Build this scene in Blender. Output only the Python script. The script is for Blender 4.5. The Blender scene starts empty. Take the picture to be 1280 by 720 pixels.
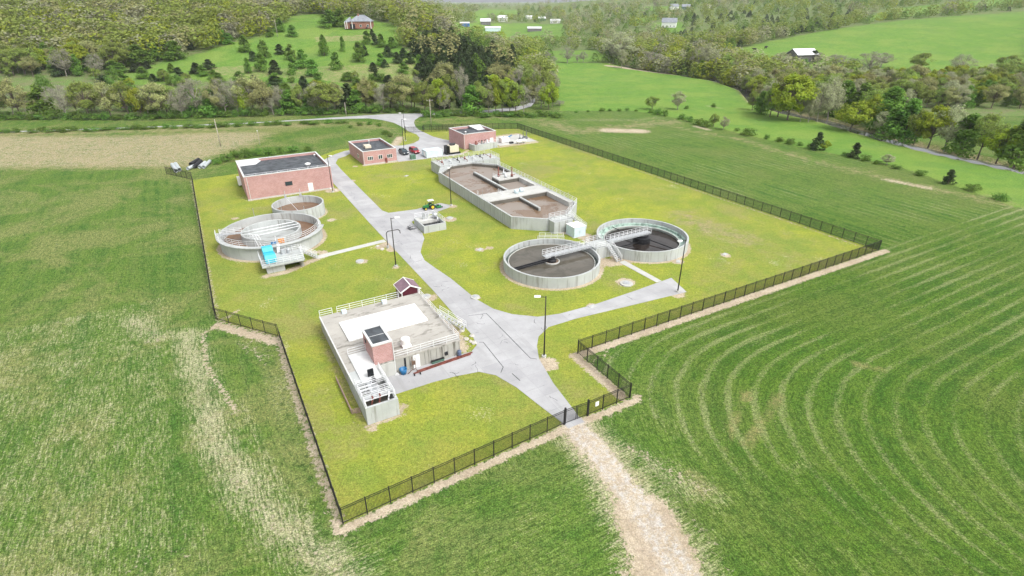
import bpy, bmesh, math, random
import numpy as np
from mathutils import Vector, Matrix
from mathutils.geometry import tessellate_polygon
R = math.radians
rnd = random.Random(7)
sc = bpy.context.scene
col = sc.collection
# ------------------------------------------------------------------ camera model
PITCH, FPX, CAMH = R(27.5), 689.0, 44.0
cp, sp = math.cos(PITCH), math.sin(PITCH)
A0 = R(29.5); ca, sa = math.cos(A0), math.sin(A0)
def W(u, v): return (-16 + u*ca - v*sa, 36 + u*sa + v*ca)          # plant grid -> world
def Lc(x, y): x += 16; y -= 36; return (x*ca + y*sa, -x*sa + y*ca)  # world -> plant grid
def ray(px, py):
    u, v = (px-640)/FPX, (py-360)/FPX
    return (u, cp - v*sp, -sp - v*cp)
def G(px, py, z=0.0):                                               # point at height z seen at a place of the photo
    d = ray(px, py); t = (z-CAMH)/d[2]; return (d[0]*t, d[1]*t)
def GL(px, py, z=0.0): return Lc(*G(px, py, z))
def proj(x, y, z):
    Z = z-CAMH; dz = y*cp - Z*sp; up = y*sp + Z*cp
    return 640 + FPX*x/dz, 360 - FPX*up/dz
def z_at(px, py, y):
    d = ray(px, py); t = y/d[1]; return d[0]*t, CAMH + d[2]*t
# ------------------------------------------------------------------ terrain
CT = []
def ctl(px, py, D):
    x, z = z_at(px, py, D); CT.append((x, D, z))
def cz(px, D, z):
    if D == 4500 and 500 < px < 720: z = 26
    CT.append(((px-640)/FPX*(D*cp+(CAMH-z)*sp), D, z))
for px in (-100, 60, 160, 300, 420): cz(px, 240, 0)
for px in (500, 560, 600, 640, 700, 800, 900, 1000, 1150, 1300): cz(px, 240, 0)
for px in (160, 300, 400, 470): ctl(px, 100, 300); ctl(px, 84, 330)
ctl(380, 60, 370); ctl(300, 60, 365); ctl(450, 60, 372); ctl(400, 45, 400); ctl(450, 36, 430); ctl(370, 22, 480); ctl(490, 45, 405)
for px, a in ((-150, 1.0), (0, 1.0), (160, 1.0), (300, .92), (400, .85), (480, .8)):
    cz(px, 560, 46*a); cz(px, 700, 56*a); cz(px, 900, 62*a); cz(px, 1400, 58*a)
cz(160, 400, 27); cz(0, 400, 27); cz(-100, 400, 27); cz(0, 310, 8); cz(-100, 310, 8); cz(300, 450, 34); cz(160, 470, 39)
cz(540, 300, 4); cz(540, 340, 14); cz(540, 420, 29); cz(540, 500, 32); cz(545, 600, 26)
cz(600, 300, .5); cz(600, 340, 5); cz(600, 385, 11); cz(600, 430, 8); cz(640, 330, .5); cz(650, 400, 1.5); cz(575, 380, 18)
cz(600, 550, 1); cz(640, 560, 0); cz(700, 450, 0); cz(620, 700, 2); ctl(600, 42, 850); ctl(660, 42, 850); ctl(600, 25, 1200); ctl(615, 13, 1600); ctl(570, 10, 2000)
cz(560, 3500, 24); cz(620, 3500, 24); cz(680, 3500, 24); cz(640, 2500, 24); cz(700, 2200, 28)
for px in (720, 800, 880): cz(px, 350, 0); cz(px, 465, 0)
cz(760, 560, 3); cz(840, 560, 4); cz(960, 320, 0); cz(1060, 280, 0); cz(1200, 240, 0)
ctl(1000, 78, 430); ctl(1120, 28, 620); ctl(960, 53, 520); ctl(925, 60, 480); ctl(1120, 60, 480); ctl(1120, 100, 340); ctl(1280, 20, 600); ctl(1280, 60, 470); ctl(1280, 110, 320); ctl(1050, 38, 570)
cz(900, 620, 8); cz(960, 700, 15); cz(960, 900, 29); cz(960, 1300, 44); cz(1120, 800, 33); cz(1120, 1200, 52); cz(1000, 1700, 60); cz(1280, 800, 36); cz(1280, 1200, 55); cz(1400, 1700, 60); cz(1120, 690, 25); cz(1280, 690, 29)
ctl(840, 31, 760); ctl(845, 10, 1100); cz(720, 800, 8); cz(720, 1200, 22); cz(760, 1800, 47); cz(900, 1700, 56); cz(720, 2000, 42); cz(780, 620, 4); cz(760, 1000, 17)
for px in (-400, 200, 1000, 1500): cz(px, 4500, 40)
for px in (560, 620, 680): cz(px, 4500, 16); cz(px, 4490, 26)
CT += [(-400, 100, 0), (400, 100, 0), (-400, 240, 2), (400, 200, 2)]
CT = np.array(CT)
def _k(r2): return 0.5*r2*np.log(r2+1e-9)
_s = 200.0
_X = CT[:, :2]/_s
_n = len(CT)
_K = _k(((_X[:, None]-_X[None])**2).sum(2)) + np.eye(_n)*0.02
_P = np.c_[np.ones(_n), _X]
_M = np.block([[_K, _P], [_P.T, np.zeros((3, 3))]])
_w = np.linalg.solve(_M, np.r_[CT[:, 2], 0, 0, 0])
CREEK = [G(*q) for q in ((770, 79), (790, 82), (850, 90), (900, 100), (935, 112), (950, 128), (990, 141), (1035, 150), (1075, 162), (1120, 175), (1180, 190), (1300, 215))]
def dpoly(x, y, pts, closed=False):
    d = np.full(np.shape(x), 1e9); n = len(pts)
    for i in range(n if closed else n-1):
        (ax, ay), (bx, by) = pts[i], pts[(i+1) % n]
        L2 = (bx-ax)**2+(by-ay)**2+1e-12
        t = np.clip(((x-ax)*(bx-ax)+(y-ay)*(by-ay))/L2, 0, 1)
        d = np.minimum(d, np.hypot(x-ax-t*(bx-ax), y-ay-t*(by-ay)))
    return d
def inpoly(x, y, pts):
    r = np.zeros(np.shape(x), bool); n = len(pts)
    for i in range(n):
        (ax, ay), (bx, by) = pts[i], pts[(i+1) % n]
        if ay == by: continue
        r ^= ((ay > y) != (by > y)) & (x < (bx-ax)*(y-ay)/(by-ay)+ax)
    return r
def sst(a, b, x):
    t = np.clip((x-a)/(b-a), 0, 1); return t*t*(3-2*t)
def terr(x, y):
    x = np.atleast_1d(np.asarray(x, float)); y = np.atleast_1d(np.asarray(y, float))
    out = np.zeros(x.shape); pull = np.minimum(1, 4500/np.maximum(1, np.hypot(x, y))); xf, yf, of = (x*pull).ravel(), (y*pull).ravel(), out.ravel()
    for i in range(0, len(xf), 40000):
        X, Y = xf[i:i+40000]/_s, np.maximum(yf[i:i+40000], 0)/_s
        z = _w[_n]+_w[_n+1]*X+_w[_n+2]*Y
        for k in range(_n): z = z + _w[k]*_k((X-_X[k, 0])**2+(Y-_X[k, 1])**2)
        of[i:i+40000] = z
    z = np.clip(of, -1.5, 75).reshape(x.shape)
    z = z*sst(243, 300, y)
    d = dpoly(x, y, CREEK)
    return z - 2.0*sst(6, 2.5, d)
def tz(x, y): return float(terr(x, y)[0])
_ys = np.concatenate([np.arange(30, 700, 3.0), np.arange(700, 4000, 20.0)])
def hit(px, py):                                                    # where the photo's ray meets the terrain
    if py > 160: return (*G(px, py), 0.0)
    d = ray(px, py); t = _ys/d[1]; zr = CAMH+d[2]*t; zz = terr(d[0]*t, _ys)
    k = np.where(zr < zz)[0]
    k = k[0] if len(k) else len(_ys)-1
    k = max(k, 1); a = (zr[k-1]-zz[k-1]); b = (zz[k]-zr[k]); f = a/(a+b) if a+b > 0 else 1
    y = _ys[k-1]+f*(_ys[k]-_ys[k-1]); x = d[0]*y/d[1]
    return x, y, tz(x, y)
# ------------------------------------------------------------------ materials
def new_mat(name):
    m = bpy.data.materials.new(name); m.use_nodes = True
    return m, m.node_tree.nodes, m.node_tree.links, m.node_tree.nodes['Principled BSDF']
class ND:
    def __init__(s, m): s.n, s.l = m.node_tree.nodes, m.node_tree.links
    def add(s, t, **kw):
        n = s.n.new(t)
        for k, v in kw.items(): setattr(n, k, v)
        return n
    def put(s, sock, v):
        if isinstance(v, bpy.types.NodeSocket): s.l.new(v, sock)
        elif v is not None:
            sock.default_value = v if not (isinstance(v, tuple) and len(v) == 3 and sock.type == 'RGBA') else (*v, 1)
    def mix(s, f, a, b, mode='MIX'):
        n = s.add('ShaderNodeMix', data_type='RGBA', blend_type=mode)
        s.put(n.inputs[0], f); s.put(n.inputs[6], a); s.put(n.inputs[7], b); return n.outputs[2]
    def math(s, op, a, b=None, c=None, clamp=False):
        n = s.add('ShaderNodeMath', operation=op, use_clamp=clamp)
        s.put(n.inputs[0], a)
        if b is not None: s.put(n.inputs[1], b)
        if c is not None: s.put(n.inputs[2], c)
        return n.outputs[0]
    def noise(s, vec, scale, detail=4, rough=.55, dist=0):
        n = s.add('ShaderNodeTexNoise'); s.put(n.inputs['Vector'], vec)
        n.inputs['Scale'].default_value = scale; n.inputs['Detail'].default_value = detail
        n.inputs['Roughness'].default_value = rough; n.inputs['Distortion'].default_value = dist
        return n.outputs['Fac']
    def mapr(s, v, a, b, c=0, d=1, smooth=True):
        n = s.add('ShaderNodeMapRange'); n.interpolation_type = 'SMOOTHSTEP' if smooth else 'LINEAR'
        s.put(n.inputs[0], v)
        for i, q in enumerate((a, b, c, d)): n.inputs[1+i].default_value = q
        return n.outputs[0]
    def mapping(s, vec, scale=(1, 1, 1), rot=(0, 0, 0)):
        n = s.add('ShaderNodeMapping'); s.put(n.inputs[0], vec); n.inputs['Scale'].default_value = scale; n.inputs['Rotation'].default_value = rot
        return n.outputs[0]
    def bump(s, h, strength, dist):
        n = s.add('ShaderNodeBump'); s.put(n.inputs['Height'], h); n.inputs['Strength'].default_value = strength; n.inputs['Distance'].default_value = dist
        return n.outputs[0]
def simple(name, c, rough=.6, metal=0, var=.15, scale=1.5, c2=None, spec=.4):
    m, n, l, b = new_mat(name); d = ND(m)
    o = d.add('ShaderNodeTexCoord').outputs['Object']
    f = d.noise(o, scale, 6, .6)
    cc = c2 or tuple(x*(1-var*1.6) for x in c)
    lo = d.mapr(f, .35, .65)
    d.put(b.inputs['Base Color'], d.mix(lo, cc, c))
    d.put(b.inputs['Roughness'], d.mapr(f, .3, .7, min(1, rough+.08), max(.02, rough-.08)))
    b.inputs['Metallic'].default_value = metal; b.inputs['Specular IOR Level'].default_value = spec
    return m
def concrete(name, c, stain=.35, dark=(.16, .15, .12), joint=None):
    m, n, l, b = new_mat(name); d = ND(m)
    o = d.add('ShaderNodeTexCoord').outputs['Object']
    geo = d.add('ShaderNodeNewGeometry'); sep = d.add('ShaderNodeSeparateXYZ'); d.put(sep.inputs[0], geo.outputs['Normal'])
    vert = d.mapr(d.math('ABSOLUTE', sep.outputs[2]), .3, .7, 1, 0)
    big = d.noise(o, .25, 5, .6); fine = d.noise(o, 4, 6, .7)
    streak = d.noise(d.mapping(o, (1.6, 1.6, .12)), 1.0, 5, .65)
    cc = d.mix(d.mapr(big, .35, .68), tuple(x*.82 for x in c), c)
    cc = d.mix(d.mapr(fine, .3, .7, 0, .35), cc, tuple(x*.7 for x in c))
    st = d.math('MULTIPLY', d.mapr(streak, .5, .68, 0, stain), vert)
    cc = d.mix(st, cc, dark)
    blot = d.math('MULTIPLY', d.mapr(d.noise(d.mapping(o, (.35, .9, 1)), 1, 6, .72), .52, .66, 0, stain*.85), d.math('SUBTRACT', 1, vert))
    cc = d.mix(blot, cc, dark)
    d.put(b.inputs['Base Color'], cc); b.inputs['Roughness'].default_value = .85; b.inputs['Specular IOR Level'].default_value = .25
    d.put(b.inputs['Normal'], d.bump(fine, .25, .02))
    return m
def brick(name, c1, c2, mortar):
    m, n, l, b = new_mat(name); d = ND(m)
    o = d.add('ShaderNodeTexCoord').outputs['Object']
    sep = d.add('ShaderNodeSeparateXYZ'); d.put(sep.inputs[0], o)
    cmb = d.add('ShaderNodeCombineXYZ'); d.put(cmb.inputs[0], d.math('ADD', sep.outputs[0], sep.outputs[1])); d.put(cmb.inputs[1], sep.outputs[2])
    t = d.add('ShaderNodeTexBrick'); d.put(t.inputs['Vector'], cmb.outputs[0])
    t.inputs['Color1'].default_value = (*c1, 1); t.inputs['Color2'].default_value = (*c2, 1); t.inputs['Mortar'].default_value = (*mortar, 1)
    t.inputs['Scale'].default_value = 1; t.inputs['Brick Width'].default_value = .4; t.inputs['Row Height'].default_value = .2; t.inputs['Mortar Size'].default_value = .012
    big = d.noise(o, .5, 5, .6)
    cc = d.mix(d.mapr(big, .35, .7, 0, .3), t.outputs['Color'], tuple(x*.7 for x in c2))
    d.put(b.inputs['Base Color'], cc); b.inputs['Roughness'].default_value = .85; b.inputs['Specular IOR Level'].default_value = .2
    return m
def liquid(name, c1, c2, rough, foam=None, bumpy=.15, fscale=.12, flo=.42, fhi=.6):
    m, n, l, b = new_mat(name); d = ND(m)
    o = d.add('ShaderNodeTexCoord').outputs['Object']
    f = d.noise(o, .35, 5, .6, .8)
    cc = d.mix(d.mapr(f, .35, .65), c1, c2)
    rg = rough
    if foam:
        g = d.mapr(d.noise(o, fscale, 7, .62, .6), flo, fhi)
        cc = d.mix(g, cc, foam); rg = d.mix(g, (rough,)*3, (.5,)*3)
    d.put(b.inputs['Base Color'], cc); d.put(b.inputs['Roughness'], rg)
    b.inputs['IOR'].default_value = 1.33
    d.put(b.inputs['Normal'], d.bump(d.noise(o, 2.5, 4, .6), bumpy, .03))
    return m
def foliage(name, c, c2, trans=.25):
    m, n, l, b = new_mat(name); d = ND(m)
    o = d.add('ShaderNodeTexCoord').outputs['Object']; oi = d.add('ShaderNodeObjectInfo').outputs['Random']
    g = d.add('ShaderNodeNewGeometry').outputs['Random Per Island']
    f = d.noise(o, .5, 3, .6)
    cc = d.mix(d.mapr(f, .38, .62), c, c2)
    cc = d.mix(d.math('MULTIPLY', g, .55), cc, tuple(x*.45 for x in c))
    h = d.add('ShaderNodeHueSaturation'); d.put(h.inputs['Color'], cc)
    d.put(h.inputs['Hue'], d.mapr(oi, 0, 1, .485, .515, False)); d.put(h.inputs['Value'], d.mapr(oi, 0, 1, .8, 1.2, False)); 
    b.inputs['Roughness'].default_value = .75; b.inputs['Specular IOR Level'].default_value = .15
    d.put(b.inputs['Base Color'], h.outputs[0])
    tr = d.add('ShaderNodeBsdfTranslucent'); d.put(tr.inputs[0], h.outputs[0])
    mx = d.add('ShaderNodeMixShader'); mx.inputs[0].default_value = trans
    l.new(b.outputs[0], mx.inputs[1]); l.new(tr.outputs[0], mx.inputs[2])
    out = [q for q in n if q.type == 'OUTPUT_MATERIAL'][0]; l.new(mx.outputs[0], out.inputs[0])
    return m
M = {}
M['conc'] = concrete('weathered_concrete', (.465, .485, .475), .6)
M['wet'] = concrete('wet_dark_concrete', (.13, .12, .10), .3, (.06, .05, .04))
M['conc_lt'] = concrete('pale_concrete', (.52, .52, .49), .25)
M['conc_roof'] = concrete('stained_roof_concrete', (.44, .42, .38), .85, (.13, .12, .10))
M['conc_stain'] = concrete('heavily_stained_concrete', (.42, .41, .37), .95, (.10, .09, .07))
M['pave'] = concrete('pavement_concrete', (.45, .45, .455), .22, (.28, .28, .27))
_m = M['pave']; _d = ND(_m); _b = _m.node_tree.nodes['Principled BSDF']; _src = _b.inputs['Base Color'].links[0].from_socket
_o = _d.mapping(_d.add('ShaderNodeTexCoord').outputs['Object'], (1, 1, 1), (0, 0, -A0)); _t = _d.add('ShaderNodeTexBrick'); _t.offset = 0; _d.put(_t.inputs['Vector'], _o)
_t.inputs['Color1'].default_value = (1, 1, 1, 1); _t.inputs['Color2'].default_value = (.86, .86, .87, 1); _t.inputs['Mortar'].default_value = (.78, .78, .77, 1)
for kn_, vn_ in (('Scale', 1), ('Brick Width', 4.4), ('Row Height', 4.6), ('Mortar Size', .03), ('Mortar Smooth', .6)): _t.inputs[kn_].default_value = vn_
_c = _d.mix(1.0, _src, _t.outputs['Color'], 'MULTIPLY'); _c = _d.mix(_d.mapr(_d.noise(_d.mapping(_o, (.9, .08, 1)), 1.0, 4, .6), .56, .72, 0, .45), _c, (.27, .27, .265))
_c = _d.mix(_d.mapr(_d.noise(_o, .8, 7, .75, .6), .60, .70, 0, .45), _c, (.22, .215, .20)); _d.put(_b.inputs['Base Color'], _c)
M['road'] = concrete('chip_seal_road', (.42, .41, .39), .2, (.3, .29, .27))
M['brick'] = brick('red_brick', (.46, .265, .25), (.39, .205, .19), (.50, .42, .40))
M['brick2'] = brick('house_brick', (.30, .13, .09), (.25, .10, .07), (.38, .3, .26))
M['roofdk'] = simple('dark_roof_membrane', (.075, .085, .095), .6, 0, .3, .6)
M['white'] = simple('white_paint', (.80, .80, .78), .5, 0, .05, 1)
M['trim'] = simple('pale_metal_coping', (.62, .63, .62), .45, 0, .1, 1)
M['memb'] = simple('white_membrane', (.82, .82, .80), .55, 0, .05, .8)
M['galv'] = simple('galvanised_steel', (.55, .57, .58), .4, .5, .15, 3)
M['rail'] = simple('grey_aluminium_rail', (.78, .79, .80), .4, .15, .1, 3)
M['black'] = simple('black_metal', (.015, .015, .017), .45, 0, .2, 3)
M['bronze'] = simple('dark_bronze_metal', (.03, .025, .02), .45, .2, .2, 3)
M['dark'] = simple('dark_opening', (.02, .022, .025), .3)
M['glass'] = simple('window_glass', (.04, .06, .07), .06, 0, .1, 2, spec=.8)
M['blue'] = simple('cyan_blue_cover', (.05, .46, .62), .45, 0, .12, 1.2)
M['blueb'] = simple('blue_plastic', (.02, .16, .36), .4)
M['paleblue'] = simple('pale_blue_panel', (.58, .70, .74), .5, 0, .06, .8)
M['orange'] = simple('orange_paint', (.7, .25, .03), .5)
M['red'] = simple('red_oxide_steel', (.24, .075, .055), .6, 0, .3, 2)
M['carred'] = simple('red_car_paint', (.35, .015, .03), .2, 0, .03)
M['carblk'] = simple('dark_blue_grey_car_paint', (.02, .03, .04), .2, 0, .03)
M['tyre'] = simple('tyre_rubber', (.02, .02, .02), .8)
M['tgreen'] = simple('green_machine_paint', (.02, .17, .04), .35, 0, .1)
M['tyellow'] = simple('yellow_machine_paint', (.7, .5, .03), .4, 0, .1)
M['ggreen'] = simple('grey_green_cabinet', (.10, .19, .14), .5)
M['beige'] = simple('beige_paint', (.62, .57, .44), .5, 0, .06)
M['maroon'] = simple('maroon_siding', (.105, .015, .028), .55, 0, .15, 1)
M['maroof'] = simple('faded_maroon_shingle', (.22, .14, .17), .75, 0, .15, 1.2)
M['wood'] = simple('weathered_wood', (.48, .43, .36), .8, 0, .25, 2)
M['barnwood'] = simple('grey_barn_wood', (.20, .19, .19), .85, 0, .3, 1)
M['tinroof'] = simple('white_tin_roof', (.80, .81, .84), .4, .1, .08, .3)
M['shingle'] = simple('grey_shingle', (.25, .27, .30), .8, 0, .15, .6)
M['bluesheet'] = simple('blue_metal_sheet', (.04, .16, .45), .4)
M['stone'] = simple('pale_stone', (.55, .52, .46), .85, 0, .2, 3)
M['sludge'] = liquid('brown_grey_liquor', (.15, .095, .055), (.19, .13, .085), .12, (.25, .215, .185), .10, .10, .42, .54)
M['brownw'] = liquid('brown_water', (.15, .085, .05), (.19, .115, .07), .2, None, .1)
M['darkw'] = liquid('dark_clarifier_water', (.075, .068, .052), (.105, .094, .075), .09, None, .06)
M['duskw'] = liquid('blackish_clarifier_water', (.02, .016, .014), (.035, .028, .024), .08, None, .05)
M['wettrough'] = simple('dark_wet_trough', (.09, .12, .10), .5, 0, .3, 1.2)
M['creekw'] = liquid('creek_water', (.10, .11, .09), (.14, .14, .12), .1, None, .1)
M['trough'] = simple('pale_green_trough', (.42, .55, .48), .5, 0, .35, 1.2)
M['bark'] = simple('tree_bark', (.17, .14, .11), .9, 0, .25, 2)
M['barkpale'] = simple('pale_tree_bark', (.36, .33, .28), .9, 0, .25, 2)
M['cow'] = simple('black_cow_hide', (.015, .013, .012), .7)
FOL = dict(
    cedar=foliage('cedar_foliage', (.06, .095, .035), (.08, .125, .04), .2),
    green=foliage('leafy_green_foliage', (.15, .29, .050), (.21, .36, .055), .35),
    olive=foliage('olive_budding_foliage', (.27, .37, .075), (.33, .41, .09), .35),
    tan=foliage('tan_budding_foliage', (.42, .42, .17), (.35, .38, .15), .35),
    grey=foliage('grey_twig_foliage', (.32, .32, .22), (.34, .35, .22), .3),
    pale=foliage('pale_sage_foliage', (.40, .43, .24), (.46, .48, .28), .35),
    yg=foliage('yellow_green_foliage', (.32, .42, .04), (.40, .46, .05), .4),
    bush=foliage('shrub_foliage', (.13, .25, .045), (.18, .30, .05), .35))
# ------------------------------------------------------------------ object helpers
def tag(o, label, cat, group=None, kind=None):
    if label: o['label'] = label
    if cat: o['category'] = cat
    if group: o['group'] = group
    if kind: o['kind'] = kind
    return o
def emp(name, loc, rot=0, label=None, cat=None, group=None):
    o = bpy.data.objects.new(name, None); col.objects.link(o); o.empty_display_size = .3
    o.location = loc; o.rotation_euler = (0, 0, rot); return tag(o, label, cat, group)
class B:
    def __init__(s, o=(0, 0, 0)): s.v, s.f, s.o, s.sm = [], [], o, False
    def add(s, vs, fs):
        k = len(s.v); s.v += [(a-s.o[0], b-s.o[1], c-s.o[2]) for a, b, c in vs]; s.f += [tuple(k+i for i in f) for f in fs]; return s
    def box(s, x0, x1, y0, y1, z0, z1):
        return s.add([(x0, y0, z0), (x1, y0, z0), (x1, y1, z0), (x0, y1, z0), (x0, y0, z1), (x1, y0, z1), (x1, y1, z1), (x0, y1, z1)],
                     [(0, 3, 2, 1), (4, 5, 6, 7), (0, 1, 5, 4), (1, 2, 6, 5), (2, 3, 7, 6), (3, 0, 4, 7)])
    def bar(s, p, q, w, h=None):
        h = h or w; p, q = Vector(p), Vector(q); d = (q-p)
        if d.length < 1e-6: return s
        d.normalize(); a = d.cross(Vector((0, 0, 1)))
        a = Vector((1, 0, 0)) if a.length < 1e-3 else a.normalized(); b = a.cross(d)
        vs = [tuple(c + a*(i*w/2) + b*(j*h/2)) for c in (p, q) for i, j in ((-1, -1), (1, -1), (1, 1), (-1, 1))]
        return s.add(vs, [(0, 1, 2, 3), (7, 6, 5, 4), (0, 4, 5, 1), (1, 5, 6, 2), (2, 6, 7, 3), (3, 7, 4, 0)])
    def tube(s, p, q, r, n=8, r2=None):
        r2 = r if r2 is None else r2
        p, q = Vector(p), Vector(q); d = (q-p).normalized(); a = d.cross(Vector((0, 0, 1)))
        a = Vector((1, 0, 0)) if a.length < 1e-3 else a.normalized(); b = a.cross(d)
        vs = [tuple(c + (a*math.cos(t)+b*math.sin(t))*rr) for c, rr in ((p, r), (q, r2)) for t in [2*math.pi*i/n for i in range(n)]]
        return s.add(vs, [tuple(range(n)), tuple(reversed(range(n, 2*n)))] + [(i, i+n, (i+1) % n+n, (i+1) % n) for i in range(n)])
    def path(s, pts, r, n=8):
        for a, b in zip(pts, pts[1:]): s.tube(a, b, r, n)
        return s
    def prism(s, poly, z0, z1):
        n = len(poly); tri = tessellate_polygon([[Vector((x, y, 0)) for x, y in poly]])
        vs = [(x, y, z0) for x, y in poly]+[(x, y, z1) for x, y in poly]
        area = sum(poly[i][0]*poly[(i+1) % n][1]-poly[(i+1) % n][0]*poly[i][1] for i in range(n))
        fs = []
        for t in tri:
            a, b, c = t
            cr = (poly[b][0]-poly[a][0])*(poly[c][1]-poly[a][1])-(poly[b][1]-poly[a][1])*(poly[c][0]-poly[a][0])
            if cr < 0: t = (a, c, b)
            fs.append(tuple(i+n for i in t)); fs.append(tuple(reversed(t)))
        for i in range(n):
            j = (i+1) % n; fs.append((i, j, j+n, i+n) if area > 0 else (i, i+n, j+n, j))
        return s.add(vs, fs)
    def ring(s, c, r0, r1, z0, z1, n=96, a0=0, a1=2*math.pi):          # annular wall
        full = abs(a1-a0-2*math.pi) < 1e-6; m = n if full else n+1
        vs = []
        for i in range(m):
            t = a0+(a1-a0)*i/n; x, y = math.cos(t), math.sin(t)
            vs += [(c[0]+x*r0, c[1]+y*r0, z0), (c[0]+x*r1, c[1]+y*r1, z0), (c[0]+x*r1, c[1]+y*r1, z1), (c[0]+x*r0, c[1]+y*r0, z1)]
        fs = []
        for i in range(n):
            a, b = 4*i, 4*((i+1) % m)
            for k in range(4): fs.append((a+k, a+(k+1) % 4, b+(k+1) % 4, b+k))
        if not full: fs += [(0, 3, 2, 1), (4*n, 4*n+1, 4*n+2, 4*n+3)]
        return s.add(vs, fs)
    def disc(s, c, r, z, n=96):
        return s.add([(c[0]+r*math.cos(2*math.pi*i/n), c[1]+r*math.sin(2*math.pi*i/n), z) for i in range(n)], [tuple(range(n))])
    def lathe(s, c, prof, n=20):
        vs, fs = [], []; m = len(prof)
        for i in range(n):
            t = 2*math.pi*i/n; vs += [(c[0]+r*math.cos(t), c[1]+r*math.sin(t), c[2]+z) for r, z in prof]
        for i in range(n):
            for k in range(m-1): fs.append((i*m+k, ((i+1) % n)*m+k, ((i+1) % n)*m+k+1, i*m+k+1))
        if prof[0][0] > 0: fs.append(tuple(reversed([i*m for i in range(n)])))
        if prof[-1][0] > 0: fs.append(tuple(i*m+m-1 for i in range(n)))
        return s.add(vs, fs)
    def rails(s, pts, z, h=1.07, n=3, sp_=2.0, r=.03, closed=False):     # guard rail along a path
        P = [Vector((*p, z)) if len(p) == 2 else Vector(p) for p in pts]
        if closed: P.append(P[0])
        for a, b in zip(P, P[1:]):
            L = (b-a).length; k = max(1, round(L/sp_))
            for i in range(k+1):
                q = a.lerp(b, i/k); s.bar(q, q+Vector((0, 0, h)), 2*r)
            for j in range(n):
                dz = Vector((0, 0, h*(j+1)/n - (0 if j == n-1 else .02))); s.bar(a+dz, b+dz, 2*r*.9)
        return s
    def build(s, name, mat, parent=None, smooth=False, loc=None, bevel=0):
        me = bpy.data.meshes.new(name); me.from_pydata(s.v, [], s.f); me.materials.append(M[mat] if isinstance(mat, str) else mat)
        bm = bmesh.new(); bm.from_mesh(me); bmesh.ops.recalc_face_normals(bm, faces=bm.faces); bm.to_mesh(me); bm.free()
        if smooth:
            me.polygons.foreach_set('use_smooth', [True]*len(me.polygons)); me.update()
        o = bpy.data.objects.new(name, me); col.objects.link(o)
        if parent: o.parent = parent
        if loc: o.location = loc
        if bevel:
            md = o.modifiers.new('b', 'BEVEL'); md.width = bevel; md.segments = 2; md.limit_method = 'ANGLE'
        return o
def thing(name, u, v, label, cat, group=None, z=0):                    # plant-grid thing: empty + builder origin
    e = emp(name, (*W(u, v), z), A0, label, cat, group); e0 = (u, v, z)
    return e, (lambda: B(e0))
def copy_tree(o, parent=None):
    c = o.copy(); col.objects.link(c)
    if parent: c.parent = parent
    for ch in o.children: copy_tree(ch, c)
    return c
def grids(x0, x1, st): return list(np.arange(x0, x1, st))
# ------------------------------------------------------------------ ground sheet
def growth(a, st, g, lim):
    r = []; x = a
    while x < lim: st *= g; x += st; r.append(x)
    return r
gx = grids(-112, 112.1, .5); ex = growth(112, .5, 1.07, 9000); gx = [-q for q in reversed(ex)]+gx+ex
gy = [-400, -250, -150, -80, -40, -15, 0, 8, 14, 18]+grids(20, 200, .5)+grids(200, 430, 1.6); gy += growth(gy[-1], 1.6, 1.045, 9000)
gx, gy = np.array(gx), np.array(gy)
XX, YY = np.meshgrid(gx, gy); ZZ = terr(XX, YY)
near = (YY > 430) | (np.abs(XX) > 250)
ZZ = ZZ + np.where(near, 0, 0)
nx, ny = len(gx), len(gy)
co = np.stack([XX.ravel(), YY.ravel(), ZZ.ravel()], 1)
idx = np.arange(nx*ny).reshape(ny, nx)
q = np.stack([idx[:-1, :-1], idx[:-1, 1:], idx[1:, 1:], idx[1:, :-1]], -1).reshape(-1, 4)
me = bpy.data.meshes.new('ground')
me.vertices.add(len(co)); me.vertices.foreach_set('co', co.astype('f4').ravel())
me.loops.add(q.size); me.loops.foreach_set('vertex_index', q.ravel().astype('i4'))
me.polygons.add(len(q)); me.polygons.foreach_set('loop_start', np.arange(0, q.size, 4, dtype='i4'))
me.update(calc_edges=True); me.validate()
me.polygons.foreach_set('use_smooth', np.ones(len(q), bool))
ground = bpy.data.objects.new('ground', me); col.objects.link(ground); tag(ground, None, None, kind='structure')
# masks
x, y = XX.ravel(), YY.ravel(); U = (x+16)*ca+(y-36)*sa; V = -(x+16)*sa+(y-36)*ca
PX, PY = proj(x, np.maximum(y, 5), ZZ.ravel())
FENCE = [(0, 0), (26.0, 1.2), (29.5, 1.1), (36, 1.2), (36, 12.5), (109.2, 12.5), (106, 150), (72.3, 166)]
LEFTF = [(0, 0), (.2, 37.7), (-7.5, 47.6), (-7.3, 134.4)]
lawnp = FENCE+[(66, 168), (58, 150), (36, 150), (20, 136), (-7.3, 134.4), (-7.5, 47.6), (.2, 37.7)]
ins = inpoly(U, V, lawnp); dl = dpoly(U, V, lawnp, True)*np.where(ins, 1, -1)
lawn = sst(-.5, .5, dl)
def sig(d, w, s): return 1/(1+np.exp(np.clip((d-w)/s, -30, 30)))
soil = np.zeros(len(x)); straw = np.zeros(len(x)); brown = np.zeros(len(x)); past = np.zeros(len(x)); woods = np.zeros(len(x)); speckm = np.zeros(len(x))
def addm(m, val): np.maximum(m, val, out=m)
addm(soil, .95*sig(dpoly(U, V, [(-.4, -.8), (-.3, 20), (-.1, 37.5)]), .45, .5))
addm(soil, .8*sig(dpoly(U, V, [(.2, 37.7), (-7.3, 46.8), (-7.6, 134)]), .35, .3))
addm(soil, .9*sig(dpoly(U, V, [(-7.4, 45.6), (-.6, 36.6)]), .9, .4))
addm(soil, 1.0*sig(dpoly(U, V, [(-.5, -.6), (26, .5), (36.6, .5), (36.8, .8)]), .55, .3))
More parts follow.
